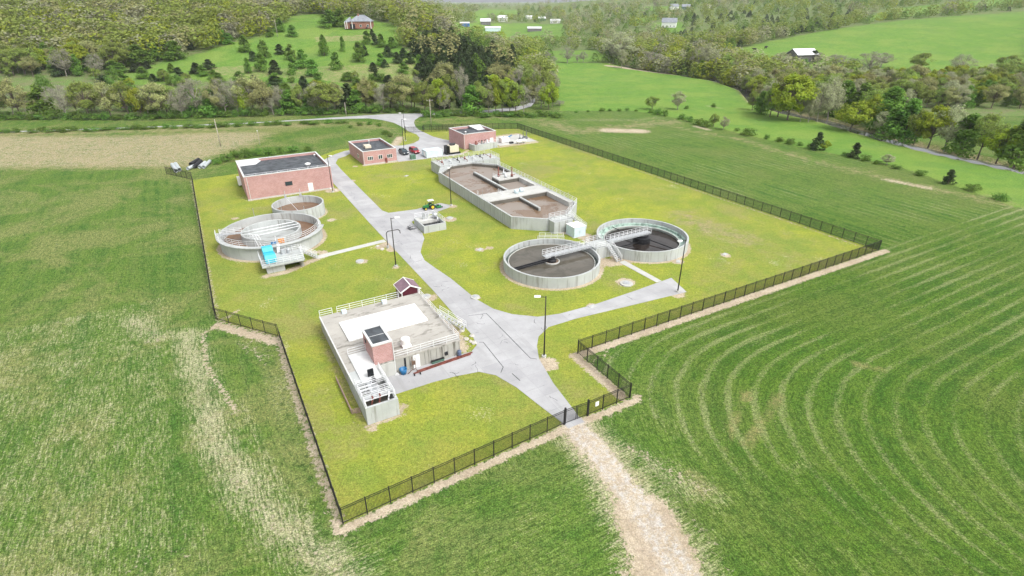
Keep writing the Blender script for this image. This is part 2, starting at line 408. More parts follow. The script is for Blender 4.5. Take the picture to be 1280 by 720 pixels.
addm(soil, 1.0*sig(dpoly(U, V, [(35.3, 2), (35.3, 12.2), (36.5, 12.0), (110.3, 11.7)]), .75, .3))
addm(soil, .8*sig(dpoly(U, V, [(108.2, 12), (105.2, 150)]), .35, .3))
addm(soil, .8*sig(dpoly(U, V, [(-4.0, 49.5), (-9.5, 44), (-9.7, 35), (-7, 22)]), .4, .35))
for c, r_ in (((48.5, 38.3), 8.95), ((70.5, 38.5), 9.1)): addm(soil, sig(np.abs(np.hypot(U-c[0], V-c[1])-r_), .75, .25))
digc = Lc(-49.3, 105.6); smc = Lc(-49.4, 121.8)
addm(soil, sig(np.abs(np.hypot(U-digc[0], V-digc[1])-9.9), .7, .25)); addm(soil, .8*sig(np.abs(np.hypot(U-smc[0], V-smc[1])-5.9), .5, .25))
addm(soil, sig(dpoly(U, V, [(1.5, 60.2), (5, 60.2), (9, 62.5), (12.5, 64), (13, 66), (9.5, 68)]), .8, .4))
addm(soil, sig(dpoly(U, V, [(56.5, 43), (58.5, 34.5), (62, 33.5), (63, 42), (62.5, 50), (60, 52.5)]), 1.7, .5))
addm(soil, .95*sig(dpoly(U, V, [(6, 12.2), (10.1, 12.1), (10.3, 15.5)]), .3, .25)); addm(soil, .6*sig(dpoly(U, V, [(5.0, 12.5), (4.6, 15), (4.6, 23)]), .2, .3)); addm(brown, .95*sig(dpoly(U, V, [(5.8, 12), (5.6, 23), (5.9, 36)]), .5, .4))  # brown strip along the left wall: its shade painted into the ground colour
addm(soil, sig(dpoly(U, V, [(22.3, 21.5), (23.2, 26), (22.2, 34), (22.4, 38), (24.3, 38)]), 1.1, .5))
addm(soil, sig(dpoly(U, V, [(23.4, 63.0), (26, 64.5), (25, 60.5)]), 1.0, .4)); addm(soil, .9*sig(dpoly(U, V, [(85, 127), (100, 127), (101, 142), (86, 142)]), 1.2, .8))
addm(soil, .9*sig(dpoly(U, V, [(4, 107.2), (24.9, 107.2)]), .35, .25)); addm(soil, .9*sig(dpoly(U, V, [(38.4, 125.8), (55, 125.0), (70, 124.2), (74, 128)]), .7, .4))
for px_, py_, r_ in ((452, 327, 1.1), (600, 312, 1.0), (562, 274, 1.6), (594, 372, .9), (782, 353, 1.7), (684, 455, 1.6), (847, 368, 1.3), (741, 383, 1.0), (565, 258, 1.2), (495, 334, .7), (416, 238, 2.0), (440, 226, 1.0),
                     (612, 310, .8), (907, 319, 1.0), (847, 327, 1.2), (415, 218, 1.0), (414, 275, 1.0), (345, 275, .9), (294, 273, .8), (444, 208, .8), (473, 193, 3), (466, 536, .6), (505, 508, .5)):
    gx_, gy_ = G(px_, py_); addm(soil, sig(np.hypot(x-gx_, y-gy_), r_, .3))
def pxl(pts): return [G(*p) for p in pts]
TR1 = pxl([(718, 532), (745, 562), (782, 612), (815, 665), (850, 745)]); TR2 = pxl([(712, 548), (760, 610), (785, 670), (790, 740)])
addm(soil, 1.05*sig(dpoly(x, y, TR1), 1.5, .45)); addm(soil, 1.0*sig(dpoly(x, y, pxl([(805, 645), (832, 700), (845, 760)])), 3.0, .6)); gd = dpoly(x, y, pxl([(716, 528), (748, 566), (792, 622), (830, 680), (868, 745)])); gravel = np.maximum(sig(np.abs(gd-.85), .28, .15), .5*sig(gd, .5, .3)); soil = np.where(soil > 0, soil-.30*sig(gd, .30, .15), soil); addm(soil, .50*sig(dpoly(x, y, pxl([(770, 630), (790, 690), (775, 740)])), 1.8, .9)); addm(soil, .45*sig(dpoly(x, y, pxl([(740, 548), (800, 575), (850, 600)])), 1.3, .9)); addm(soil, .5*sig(dpoly(x, y, pxl([(790, 500), (770, 520), (740, 528)])), .7, .5)); addm(soil, .5*sig(dpoly(x, y, pxl([(870, 650), (905, 700), (930, 745)])), .7, .7)); addm(brown, .9*sig(dpoly(x, y, pxl([(795, 640), (800, 690), (795, 750)])), .5, .3)); addm(soil, .85*sig(dpoly(x, y, TR2), .5, .8)); addm(speckm, .8*sig(dpoly(x, y, TR1), 3.6, 1.0)); addm(speckm, .6*sig(dpoly(x, y, pxl([(800, 640), (835, 700), (850, 760)])), 5.5, 1.0)); addm(brown, .55*sig(dpoly(x, y, TR1), 2.4, .8))
addm(soil, .62*sig(dpoly(x, y, pxl([(790, 560), (840, 590), (880, 612)])), .9, .9))
addm(soil, .62*sig(dpoly(x, y, pxl([(730, 460), (760, 440)])), .6, .5))
addm(speckm, .85*sig(dpoly(x, y, pxl([(232, 420), (255, 500), (275, 560), (300, 600), (350, 660), (440, 722)])), 2.2, 1.6)); addm(brown, .5*sig(dpoly(x, y, pxl([(245, 480), (275, 560), (300, 600), (350, 660), (440, 722)])), 2.5, 2)); addm(speckm, .5*sig(dpoly(x, y, pxl([(165, 540), (200, 600), (235, 660), (260, 720)])), .7, .6)); addm(speckm, .45*sig(dpoly(x, y, pxl([(205, 540), (232, 610), (260, 680)])), .6, .5)); addm(speckm, np.where((U < -7) & (V < 135), .22, 0)); addm(speckm, np.where((U < -14) & (V < 60), .40, 0)); addm(speckm, .55*sig(dpoly(x, y, pxl([(262, 330), (262, 400), (268, 440), (290, 500)])), .35, .4)); addm(speckm, .7*sig(dpoly(x, y, pxl([(300, 500), (330, 570), (375, 640), (430, 690)])), .5, .5)); addm(speckm, .5*sig(dpoly(x, y, pxl([(218, 440), (235, 520), (262, 600), (320, 690)])), 1.2, 1.0)); addm(speckm, .7*sig(dpoly(x, y, pxl([(165, 400), (200, 420)])), 3, 2)); addm(speckm, np.where((V < 0) & (U < 40), .26, 0)); addm(speckm, .75*sig(dpoly(x, y, pxl([(770, 560), (845, 600), (885, 620)])), 2.0, 1.5)); addm(speckm, .5*sig(dpoly(x, y, pxl([(985, 590), (1010, 580)])), 1, .6)); addm(speckm, .5*sig(dpoly(x, y, pxl([(1055, 690), (1080, 710)])), 1, .6))
addm(soil, .55*sig(dpoly(x, y, pxl([(290, 590), (330, 640), (385, 690), (430, 718)])), .9, 1.0))
addm(soil, .50*sig(dpoly(x, y, pxl([(160, 405), (195, 425)])), 2, 1.5)); addm(soil, .5*sig(dpoly(x, y, pxl([(160, 712), (230, 690)])), .8, .8)); addm(soil, .5*sig(dpoly(x, y, pxl([(305, 430), (335, 450)])), 1.6, 1))
addm(brown, .75*sig(dpoly(x, y, pxl([(935, 490), (905, 560)])), .8, .4)); addm(brown, .75*sig(dpoly(x, y, pxl([(975, 495), (935, 555)])), .9, .4)); addm(brown, .7*sig(dpoly(x, y, pxl([(1070, 455), (1100, 460)])), .9, .5))
addm(brown, .8*sig(dpoly(x, y, pxl([(872, 598), (876, 612)])), 1.3, .6)); addm(brown, .85*sig(dpoly(x, y, pxl([(855, 272), (925, 298)])), 4.5, 2.5)); addm(brown, .5*sig(dpoly(x, y, pxl([(720, 425), (800, 400), (860, 385)])), 1.2, 1.2)); addm(brown, .5*sig(dpoly(x, y, pxl([(940, 270), (1010, 300)])), 2.5, 2.5)); addm(brown, .45*sig(dpoly(x, y, pxl([(690, 195), (740, 215)])), 3, 3)); addm(brown, .5*sig(dpoly(x, y, pxl([(770, 345), (800, 380), (760, 395)])), 2, 2))
addm(brown, .5*sig(dpoly(x, y, pxl([(470, 215), (520, 225)])), 4, 3))
addm(soil, .75*sig(dpoly(x, y, pxl([(762, 163), (800, 164)])), 4.5, 1.2)); addm(soil, .5*sig(dpoly(x, y, pxl([(725, 150), (800, 150), (820, 147)])), 5, 3)); addm(brown, .8*sig(dpoly(x, y, pxl([(690, 155), (720, 165), (840, 152)])), 6, 3))
addm(soil, .7*sig(dpoly(x, y, pxl([(870, 158), (885, 162)])), 2, 1)); addm(soil, .7*sig(dpoly(x, y, pxl([(1110, 225), (1160, 235)])), 2, 1)); addm(brown, .8*sig(dpoly(x, y, pxl([(850, 160), (930, 175), (1010, 200), (1120, 225), (1280, 260)])), 3, 3))
addm(soil, sig(dpoly(x, y, pxl([(760, 81), (800, 85), (848, 91)])), 3.2, .8)); addm(soil, sig(dpoly(x, y, pxl([(925, 111), (932, 113)])), 3, .8)); addm(brown, sig(dpoly(x, y, CREEK), 6.5, 1.5)); addm(soil, .6*sig(dpoly(x, y, CREEK), 5, 1.0))
addm(soil, .5*sig(dpoly(x, y, pxl([(885, 132), (900, 135)])), 2.5, 1)); addm(soil, .95*sig(dpoly(x, y, pxl([(478, 190), (495, 180), (500, 172)])), 1.6, 1))
# dirt yard beyond the left field
yard = pxl([(-120, 168), (160, 168), (300, 163), (345, 165), (330, 178), (285, 192), (262, 202), (230, 211), (160, 212), (-120, 214)])
addm(speckm, .3*inpoly(x, y, yard)); yi = inpoly(x, y, yard); dy_ = dpoly(x, y, yard, True)*np.where(yi, -1, 1); addm(soil, .45*sig(dy_, -1, 1.5)); addm(brown, .85*sig(dpoly(x, y, pxl([(-100, 170), (160, 164), (300, 160), (420, 155)])), 5, 3)); addm(brown, .72*sig(dy_, 1, 2))
addm(brown, .75*sig(dpoly(x, y, pxl([(-100, 163), (160, 163), (430, 152), (480, 160), (498, 172)])), 4, 3)); addm(brown, .6*sig(dpoly(x, y, pxl([(525, 152), (600, 146), (700, 152)])), 6, 3))
SH = (inpoly(PX, PY, [(255, 84), (310, 82), (345, 86), (420, 82), (520, 78), (530, 100), (480, 112), (400, 100), (300, 95), (255, 93)]) & (y > 260) & (y < 420)); addm(brown, np.where(SH, .62, 0))
SH = (inpoly(PX, PY, [(392, 46), (470, 43), (475, 50), (395, 53)]) & (y > 300) & (y < 450)); addm(brown, np.where(SH, .7, 0))
# clearings (as seen) used for pasture colour and for keeping the woods out
CLEAR = [[(165, 108), (150, 90), (215, 74), (250, 66), (285, 54), (330, 44), (348, 32), (365, 20), (400, 17), (425, 24), (440, 20), (480, 28), (502, 34), (503, 60), (530, 76), (520, 102), (480, 112), (400, 104), (300, 102), (230, 102)],
         [(670, 64), (745, 62), (765, 77), (682, 78)], [(905, 66), (960, 52), (1000, 44), (1060, 34), (1120, 26), (1300, 12), (1300, 108), (1120, 104), (1060, 100), (1000, 98), (960, 94), (925, 84)],
         [(1070, 22), (1120, 11), (1300, -8), (1300, 2), (1120, 22), (1080, 27)], [(590, 17), (600, 12), (648, 12), (646, 18), (625, 24), (600, 29), (590, 24)],
         [(775, 26), (822, 20), (815, 28), (780, 30)], [(562, 28), (705, 30), (705, 50), (640, 54), (565, 50)], [(800, 8), (860, 8), (860, 14), (800, 14)], [(815, 28), (855, 28), (855, 40), (815, 40)]]
FLAT = [(-900, 246), (-60, 246), (-35, 262), (0, 262), (8, 275), (24, 300), (22, 470), (40, 480), (80, 480)] + [(a-1, b-6) for a, b in CREEK] + [(900, 150), (900, -900), (-900, -900)]
clear = inpoly(x, y, FLAT)
pastp = [(24, 285), (24, 470), (80, 480)] + list(CREEK) + [(500, 150)] + pxl([(1280, 262), (1120, 207), (1010, 186), (930, 168), (860, 150), (790, 138), (700, 138)])
addm(past, np.where(inpoly(x, y, pastp), 1., 0.))
for k, c in enumerate(CLEAR):
    inn = inpoly(PX, PY, c) & (y > 260) & (y < (520 if k == 0 else 4000)) & ((k != 1) | (y > 480)); clear |= inn; addm(past, np.where(inn, .9 if k else .8, 0))
woods = np.where(clear | (y < 246), 0., 1.)
along = V.copy()
# mowing rows: distance from the fence (left), parallel to the fence (upper right), nested bends (lower right)
ph_left = np.hypot(np.maximum(-3-U, 0), np.maximum(-2-V, 0))
tx = pxl([(770, 560), (930, 760)]); (ax, ay), (bx, by) = [Lc(*p) for p in tx]
nn = np.hypot(bx-ax, by-ay); dtr = ((U-ax)*-(by-ay)+(V-ay)*(bx-ax))/nn
dtr = np.where(dtr.mean()*0+1 > 0, dtr, dtr)
sgn = 1 if ((70-ax)*-(by-ay)+(-20-ay)*(bx-ax)) > 0 else -1; dtr = dtr*sgn
a_, b_ = 12.5-V, dtr; k_ = 22.0
h_ = np.clip(.5+.5*(b_-a_)/k_, 0, 1); ph_r = b_*(1-h_)+a_*h_-k_*h_*(1-h_)
phase = np.where(U < 5, ph_left, np.where(V < 12.5, ph_r+200, (U-107)+400)); phase = np.where((U > -3) & (V < -2) & (dtr < 2), -V+50, phase)
low = (V < 12.5) & (U > 36) & (dtr > 0); addm(straw, np.where(low, .58-.16*sst(25, 50, -V+12), 0)); addm(straw, np.where((U < -8) & (V > -10) & (V < 140), .25, 0)); addm(straw, np.where((U > 109) & (V > 12.5), .40, 0))
addm(straw, np.where((U < 1) & (V < 40), .30, 0)); addm(straw, np.where((V < -.5) & (U > -3) & (U < 30), .12, 0))
straw *= (1-lawn); far = np.where(y > 245, 1., 0.)
def cattr(name, arrs):
    a = me.color_attributes.new(name, 'FLOAT_COLOR', 'POINT'); d = np.ones((len(x), 4), 'f4')
    for i, q_ in enumerate(arrs): d[:, i] = q_
    if len(arrs) == 3 and name == 'mB': pass
    a.data.foreach_set('color', d.ravel())
cattr('mA', (lawn, soil, straw, speckm)); cattr('mB', (past, brown, woods, gravel))
pa = me.attributes.new('phase', 'FLOAT', 'POINT'); pa.data.foreach_set('value', phase.astype('f4'))
m, n, l, b = new_mat('ground_cover'); d = ND(m)
pos = d.add('ShaderNodeNewGeometry').outputs['Position']
at = lambda nm: d.add('ShaderNodeAttribute', attribute_name=nm)
sA = d.add('ShaderNodeSeparateColor'); d.put(sA.inputs[0], at('mA').outputs['Color']); sB = d.add('ShaderNodeSeparateColor'); d.put(sB.inputs[0], at('mB').outputs['Color'])
ph = at('phase').outputs['Fac']; sx = d.add('ShaderNodeSeparateXYZ'); d.put(sx.inputs[0], pos)
cb = d.add('ShaderNodeCombineXYZ'); d.put(cb.inputs[0], d.math('MULTIPLY', ph, .55)); d.put(cb.inputs[1], d.math('MULTIPLY', sx.outputs[0], .02)); d.put(cb.inputs[2], d.math('MULTIPLY', sx.outputs[1], .02))
stripe = d.noise(cb.outputs[0], 1.0, 3, .6)
cb2 = d.add('ShaderNodeCombineXYZ'); d.put(cb2.inputs[0], d.math('MULTIPLY', ph, 2.2)); d.put(cb2.inputs[1], d.math('MULTIPLY', sx.outputs[0], .12)); d.put(cb2.inputs[2], d.math('MULTIPLY', sx.outputs[1], .12))
stripe2 = d.noise(cb2.outputs[0], 1.0, 5, .7)
big = d.noise(pos, .03, 5, .6); mid = d.noise(pos, .22, 6, .65, .5); fine = d.noise(pos, 1.4, 8, .75); clump = d.noise(pos, 3.2, 5, .75, .3); tuft = d.noise(pos, 7.0, 4, .7)
speck = at('mA').outputs['Alpha']
wv = d.math('SINE', d.math('ADD', d.math('MULTIPLY', ph, 2.7), d.math('MULTIPLY', mid, 2.2)))
cb3 = d.add('ShaderNodeCombineXYZ'); d.put(cb3.inputs[0], d.math('MULTIPLY', ph, 5.5)); d.put(cb3.inputs[1], d.math('MULTIPLY', sx.outputs[0], .7)); d.put(cb3.inputs[2], d.math('MULTIPLY', sx.outputs[1], .7))
grain = d.noise(cb3.outputs[0], 1.0, 6, .8); blade = d.noise(pos, 16.0, 3, .8)
field = d.mix(d.mapr(stripe, .38, .60), (.050, .120, .018), (.092, .165, .024))
field = d.mix(d.math('MULTIPLY', d.mapr(wv, -1, 1), .28), field, (.125, .19, .04))
field = d.mix(d.mapr(mid, .42, .66, 0, .8), field, (.125, .185, .034))
field = d.mix(d.mapr(big, .48, .64, 0, .5), field, (.135, .165, .04))
dryf = d.math('MULTIPLY', d.mapr(d.noise(pos, .06, 7, .7, .5), .45, .60, 0, .85), d.mapr(sx.outputs[0], -25, 15, 1, .30))
field = d.mix(dryf, field, (.205, .215, .075))
field = d.mix(d.mapr(grain, .52, .64, 0, .5), field, (.17, .23, .06)); field = d.mix(d.mapr(grain, .50, .38, 0, .75), field, (.026, .062, .012))
field = d.mix(d.mapr(fine, .48, .60, 0, .55), field, (.036, .082, .016)); field = d.mix(d.mapr(blade, .54, .68, 0, .5), field, (.15, .21, .05)); field = d.mix(d.mapr(blade, .49, .34, 0, .7), field, (.022, .055, .010))
field = d.mix(d.mapr(clump, .57, .70, 0, .4), field, (.16, .20, .06))
field = d.mix(d.mapr(tuft, .56, .66, 0, .5), field, (.04, .08, .02))
row = d.math('ADD', d.math('MULTIPLY', d.mapr(wv, .1, 1.0, 0, .30), 1.0), d.math('ADD', d.math('MULTIPLY', stripe2, .55), d.math('ADD', d.math('MULTIPLY', d.noise(pos, .045, 3, .6), 1.0), -.12)))
strawf = d.math('ADD', d.math('ADD', row, d.math('MULTIPLY', clump, 1.5)), d.math('MULTIPLY', fine, .7))
strawf = d.mapr(d.math('ADD', strawf, d.math('SUBTRACT', d.math('MULTIPLY', sA.outputs[2], .8), 2.42)), -.02, .22)
strawf = d.math('MULTIPLY', strawf, d.mapr(sA.outputs[2], .02, .3))
spk = d.mapr(d.math('ADD', d.math('ADD', d.math('MULTIPLY', clump, .8), d.math('MULTIPLY', grain, 1.3)), d.math('ADD', d.math('MULTIPLY', mid, .5), d.math('MULTIPLY', speck, .75))), 1.56, 1.92)
spk = d.math('MULTIPLY', spk, d.mapr(speck, .02, .35))
field = d.mix(d.math('MULTIPLY', d.math('MAXIMUM', d.math('MULTIPLY', strawf, .5), spk), .85), field, d.mix(d.mapr(tuft, .4, .6), (.40, .37, .25), (.29, .29, .16)))
lawnc = d.mix(d.mapr(mid, .32, .66), (.195, .255, .030), (.295, .320, .036))
lawnc = d.mix(d.mapr(big, .40, .60), lawnc, d.mix(d.mapr(mid, .4, .6), (.16, .225, .038), (.225, .25, .05)))
lawnc = d.mix(d.mapr(d.noise(pos, .09, 6, .65, .4), .50, .64, 0, .5), lawnc, (.30, .275, .06))
lawnc = d.mix(d.mapr(fine, .46, .62, 0, .55), lawnc, (.15, .20, .032)); lawnc = d.mix(d.mapr(blade, .52, .66, 0, .6), lawnc, (.36, .36, .10)); lawnc = d.mix(d.mapr(blade, .49, .34, 0, .7), lawnc, (.085, .125, .02)); lawnc = d.mix(d.mapr(d.noise(pos, .05, 6, .7, .3), .52, .62, 0, .6), lawnc, (.235, .22, .08))
lawnc = d.mix(d.mapr(clump, .55, .68, 0, .5), lawnc, (.34, .33, .085)); lawnc = d.mix(d.mapr(clump, .46, .36, 0, .5), lawnc, (.12, .18, .025))
lawnc = d.mix(d.mapr(tuft, .57, .66, 0, .35), lawnc, (.12, .17, .03))
lawnc = d.mix(d.mapr(d.math('ADD', d.math('MULTIPLY', d.noise(pos, .13, 3, .5), .6), d.math('MULTIPLY', clump, .5)), .67, .74, 0, .8), lawnc, (.52, .46, .33))
pc = d.mix(d.mapr(mid, .35, .7), (.10, .20, .030), (.135, .235, .040)); pc = d.mix(d.mapr(big, .42, .62, 0, .6), pc, (.18, .25, .05)); pc = d.mix(d.mapr(d.noise(pos, .07, 5, .6, .6), .48, .62, 0, .5), pc, (.10, .19, .04)); pc = d.mix(d.mapr(fine, .48, .66, 0, .35), pc, (.09, .17, .035))
wc = d.mix(d.mapr(mid, .35, .65), (.15, .155, .075), (.11, .18, .045))
cc = d.mix(sB.outputs[0], field, pc); cc = d.mix(sB.outputs[2], cc, wc); cc = d.mix(d.mapr(d.math('ADD', sA.outputs[0], d.math('MULTIPLY', d.math('SUBTRACT', fine, .5), .9)), .35, .65), cc, lawnc)
bf = d.mapr(d.math('ADD', sB.outputs[1], d.math('MULTIPLY', d.math('SUBTRACT', d.noise(pos, .35, 9, .75, .5), .5), 2.2)), .30, 1.0)
cc = d.mix(d.math('MULTIPLY', bf, .8), cc, d.mix(d.mapr(fine, .4, .6), (.33, .25, .155), (.21, .20, .095)))
sf = d.mapr(d.math('ADD', sA.outputs[1], d.math('ADD', d.math('MULTIPLY', d.math('SUBTRACT', fine, .5), 1.6), d.math('MULTIPLY', d.math('SUBTRACT', clump, .5), .9))), .42, .62)
sc_ = d.mix(d.mapr(mid, .38, .62), (.47, .395, .29), (.37, .30, .21)); sc_ = d.mix(d.mapr(clump, .50, .64, 0, .5), sc_, (.53, .47, .39)); sc_ = d.mix(d.mapr(fine, .50, .66, 0, .6), sc_, (.30, .25, .17)); sc_ = d.mix(d.mapr(tuft, .58, .66, 0, .6), sc_, (.20, .22, .10)); sc_ = d.mix(d.mapr(d.noise(pos, .12, 6, .7, .5), .46, .6, 0, .6), sc_, (.40, .33, .25))
sc_ = d.mix(d.math('MULTIPLY', at('mB').outputs['Alpha'], d.mapr(fine, .42, .56)), sc_, (.50, .49, .47))
lush = d.mapr(sx.outputs[0], 8, 30, 1.0, .0); notl = d.math('SUBTRACT', 1.0, sA.outputs[0])
cc = d.mix(d.math('MULTIPLY', d.math('MULTIPLY', d.math('SUBTRACT', 1.0, lush), notl), d.mapr(sx.outputs[1], 95, 140, 1, 0)), cc, d.mix(1.0, cc, (.76, .84, .62), 'MULTIPLY'))
g6 = d.noise(pos, 6.5, 2, .9); g2 = d.noise(pos, 2.4, 3, .9)
cc = d.mix(d.math('SUBTRACT', .95, d.math('MULTIPLY', sA.outputs[0], .40)), cc, d.mix(1.0, cc, d.math('MULTIPLY', d.mapr(g6, .34, .66, .54, 1.54), d.mapr(g2, .36, .64, .72, 1.34)), 'MULTIPLY'))
sc_ = d.mix(1.0, sc_, d.math('MULTIPLY', d.mapr(g6, .34, .66, .80, 1.2), d.mapr(g2, .36, .64, .85, 1.15)), 'MULTIPLY')
cc = d.mix(sf, cc, sc_)
d.put(b.inputs['Base Color'], cc); b.inputs['Roughness'].default_value = .95; b.inputs['Specular IOR Level'].default_value = .1
d.put(b.inputs['Normal'], d.bump(d.math('ADD', d.math('ADD', fine, clump), d.math('MULTIPLY', grain, .8)), .7, .14))
me.materials.append(m)
# ------------------------------------------------------------------ roads and paths
def sheet(name, poly_uv, z, mat, thick=.03):
    bb = B((0, 0, 0)); bb.prism([W(*p) for p in poly_uv], z-thick, z); o = bb.build(name, mat); tag(o, None, None, kind='structure'); return o
def chaikin(p, n=2):
    for _ in range(n):
        q = []
        for i in range(len(p)):
            a, b_ = p[i], p[(i+1) % len(p)]
            if math.dist(a, b_) > 14: q += [tuple(a[k]+(b_[k]-a[k])*2/math.dist(a, b_) for k in (0, 1)), tuple(b_[k]+(a[k]-b_[k])*2/math.dist(a, b_) for k in (0, 1))]
            else: q += [tuple(.75*a[k]+.25*b_[k] for k in (0, 1)), tuple(.25*a[k]+.75*b_[k] for k in (0, 1))]
        p = q
    return p
dr = [(26.2, .4), (26.1, 1.2), (25.3, 6), (24.7, 10), (23.6, 13.6), (22, 15.4), (19, 16), (15.7, 16.3), (10.0, 16.3), (10.0, 20.4), (21.3, 20.4), (23.2, 20.2), (24.6, 21.3), (25.2, 24), (25.6, 40), (25.6, 76.8), (25.9, 107), (26, 125), (27, 133), (30, 139.5), (34, 144), (38, 147), (46, 148.3), (52, 147.6), (55, 146)]
dr += [GL(*p) for p in ((505, 181.7), (517, 179), (523.5, 175.5), (524.5, 172), (520.6, 168), (511, 164.5), (506.6, 161.5), (503, 158.8), (492.5, 153.5), (477, 150), (461, 148), (430, 148.6), (380, 150.5), (300, 155), (160, 160.5), (-60, 168),
                        (-60, 166.6), (160, 159.3), (300, 154), (380, 149.4), (430, 146), (482, 142.8), (534, 140.6), (560, 140), (600, 138.6), (640, 134.5), (658, 131), (663.5, 127), (664, 121), (668.5, 121), (669, 127), (664, 133), (646, 138), (602, 141.5), (560, 142.4), (535, 144), (524, 146.5),
                        (518.5, 150), (517.5, 153.5), (519.6, 158.7), (523, 162), (530, 165.5), (541.5, 171), (555, 174.4), (567, 176), (571, 180), (574, 187))]
dr += [(70, 129.2), (70, 124.2), (56, 124.4), (49.0, 125.2), (49.0, 142.3), (38.2, 142.3), (36.5, 140), (33.5, 138), (31.6, 133), (31.2, 125), (31.0, 112), (30.6, 84), (31.4, 81.7), (37.9, 80.9), (44.6, 82.4), (46.3, 79.6), (45, 78.0), (41, 76.6), (34, 73.5), (33.7, 66), (33.3, 64.6), (32.9, 62.8), (31.5, 60.3), (29.6, 56.5), (28.9, 52.5), (29.4, 48), (30.1, 43), (30.6, 34), (31.6, 29.5), (33.4, 26.5), (36.5, 23.8), (40.1, 22.9), (46.7, 22.6), (54.7, 23.0), (64.6, 23.7), (63, 18.4), (52, 19.4), (41.4, 20.4), (36.3, 20.4), (33.6, 18.9), (32.0, 16.8), (30.6, 14.0), (29.3, 8.4), (28.4, 1.5), (28.4, .4)]
drive = sheet('concrete_drive', dr, .034, 'pave')
jt = B((0, 0, 0))
def crack(pts, w=.045):
    for (a, b_) in zip(pts, pts[1:]):
        (x0, y0), (x1, y1) = W(*a), W(*b_); L = math.hypot(x1-x0, y1-y0); nx_, ny_ = -(y1-y0)/L*w, (x1-x0)/L*w
        jt.add([(x0-nx_, y0-ny_, .040), (x1-nx_, y1-ny_, .040), (x1+nx_, y1+ny_, .040), (x0+nx_, y0+ny_, .040)], [(0, 1, 2, 3)])
crack([GL(608, 392), GL(663, 448), GL(671, 449)]); crack([GL(585, 395), GL(608, 392)], .04); crack([GL(599, 428), GL(604, 428), GL(629, 459), GL(626, 466)]); crack([GL(640, 467), GL(650, 476)], .05)
rc = random.Random(3)
for _ in range(46):
    if rc.random() < .6: u_, v_ = rc.uniform(26.3, 29), rc.uniform(4, 105)
    else: u_, v_ = rc.choice([(rc.uniform(34, 62), rc.uniform(20.6, 22.4)), (rc.uniform(12, 23), rc.uniform(16.8, 19)), (rc.uniform(30, 34), rc.uniform(62, 75)), (rc.uniform(25.5, 30), rc.uniform(14, 26))])
    p = [(u_, v_)]; a = rc.uniform(0, 6.28)
    for k in range(rc.randint(2, 5)): a += rc.uniform(-.9, .9); p.append((p[-1][0]+math.cos(a)*.35, p[-1][1]+math.sin(a)*.35))
    for i in range(len(p)-1):
        pass
    crack(p, rc.uniform(.012, .03))
jo = jt.build('tar_seam', 'dark', drive)
jc = B((0, 0, 0))
for v_ in np.arange(4, 132, 4.6):
    u0_, u1_ = (25.9, 30.4) if v_ > 28 else (25.2, 28.4)
    if 60 < v_ < 84: u1_ = 30
    for a, b_ in (((u0_, v_), (u1_, v_)),):
        (x0, y0), (x1, y1) = W(*a), W(*b_); L = math.hypot(x1-x0, y1-y0); nx_, ny_ = -(y1-y0)/L*.02, (x1-x0)/L*.02
        jc.add([(x0-nx_, y0-ny_, .038), (x1-nx_, y1-ny_, .038), (x1+nx_, y1+ny_, .038), (x0+nx_, y0+ny_, .038)], [(0, 1, 2, 3)])
jc.build('joint', simple('joint_grey', (.30, .30, .29), .9), drive)
sheet('footpath', [(11.2, 63.3), (25.4, 65.1), (25.4, 66.5), (11.4, 64.9)], .03, 'conc_lt')
sheet('footpath', [(60.7, 33.6), (61.0, 23.6), (62.2, 23.6), (62.1, 33.6)], .046, 'conc_lt')
sheet('equipment_pad', [(86, 128), (101, 128.5), (101, 141), (86, 141)], .03, 'conc_lt')
# creek water
cw = B(); pts = CREEK
for (a, b_) in zip(pts, pts[1:]):
    L = math.dist(a, b_); nx_, ny_ = -(b_[1]-a[1])/L*4.5, (b_[0]-a[0])/L*4.5
    cw.add([(a[0]-nx_, a[1]-ny_, 0), (b_[0]-nx_, b_[1]-ny_, 0), (b_[0]+nx_, b_[1]+ny_, 0), (a[0]+nx_, a[1]+ny_, 0)], [(0, 1, 2, 3)])
cw = B(); NL = []; NR = []
for i, a in enumerate(pts):
    p0, p1 = pts[max(0, i-1)], pts[min(len(pts)-1, i+1)]; L = math.dist(p0, p1); nx_, ny_ = -(p1[1]-p0[1])/L*4.2, (p1[0]-p0[0])/L*4.2
    NL.append((a[0]-nx_, a[1]-ny_)); NR.append((a[0]+nx_, a[1]+ny_))
cw.add([(*p, -1.15) for p in NL]+[(*p, -1.15) for p in NR], [(i, i+1, i+1+len(pts), i+len(pts)) for i in range(len(pts)-1)])
tag(cw.build('creek_water', 'creekw'), None, None, kind='structure')
# ------------------------------------------------------------------ perimeter fence
def fence(pts, label, h=2.2, sp_=2.45):
    e, nb = thing('metal_fence', *pts[0], label, 'fence', 'runs of the black perimeter fence')
    rb, pb = nb(), nb(); npost = 0
    for i, (a, b_) in enumerate(zip(pts, pts[1:])):
        L = math.dist(a, b_); k = max(1, round(L/sp_))
        for j in range(k+(i == len(pts)-2)):
            u, v = a[0]+(b_[0]-a[0])*j/k, a[1]+(b_[1]-a[1])*j/k
            nb().box(u-.045, u+.045, v-.045, v+.045, 0, h+.08).build('post', 'black', e)
        for z in (.25, h-.28, h-.04): rb.bar((*a, z), (*b_, z), .045, .05)
        n_ = int(L/.125)
        for j in range(n_):
            t = (j+.5)/n_; u, v = a[0]+(b_[0]-a[0])*t, a[1]+(b_[1]-a[1])*t; pb.box(u-.012, u+.012, v-.012, v+.012, .1, h)
    rb.build('rail', 'black', e); pb.build('pickets', 'black', e)
    return e
fence([(0, 0), (26.0, 1.2)], 'long front run of black picket fence from near left corner to gate')
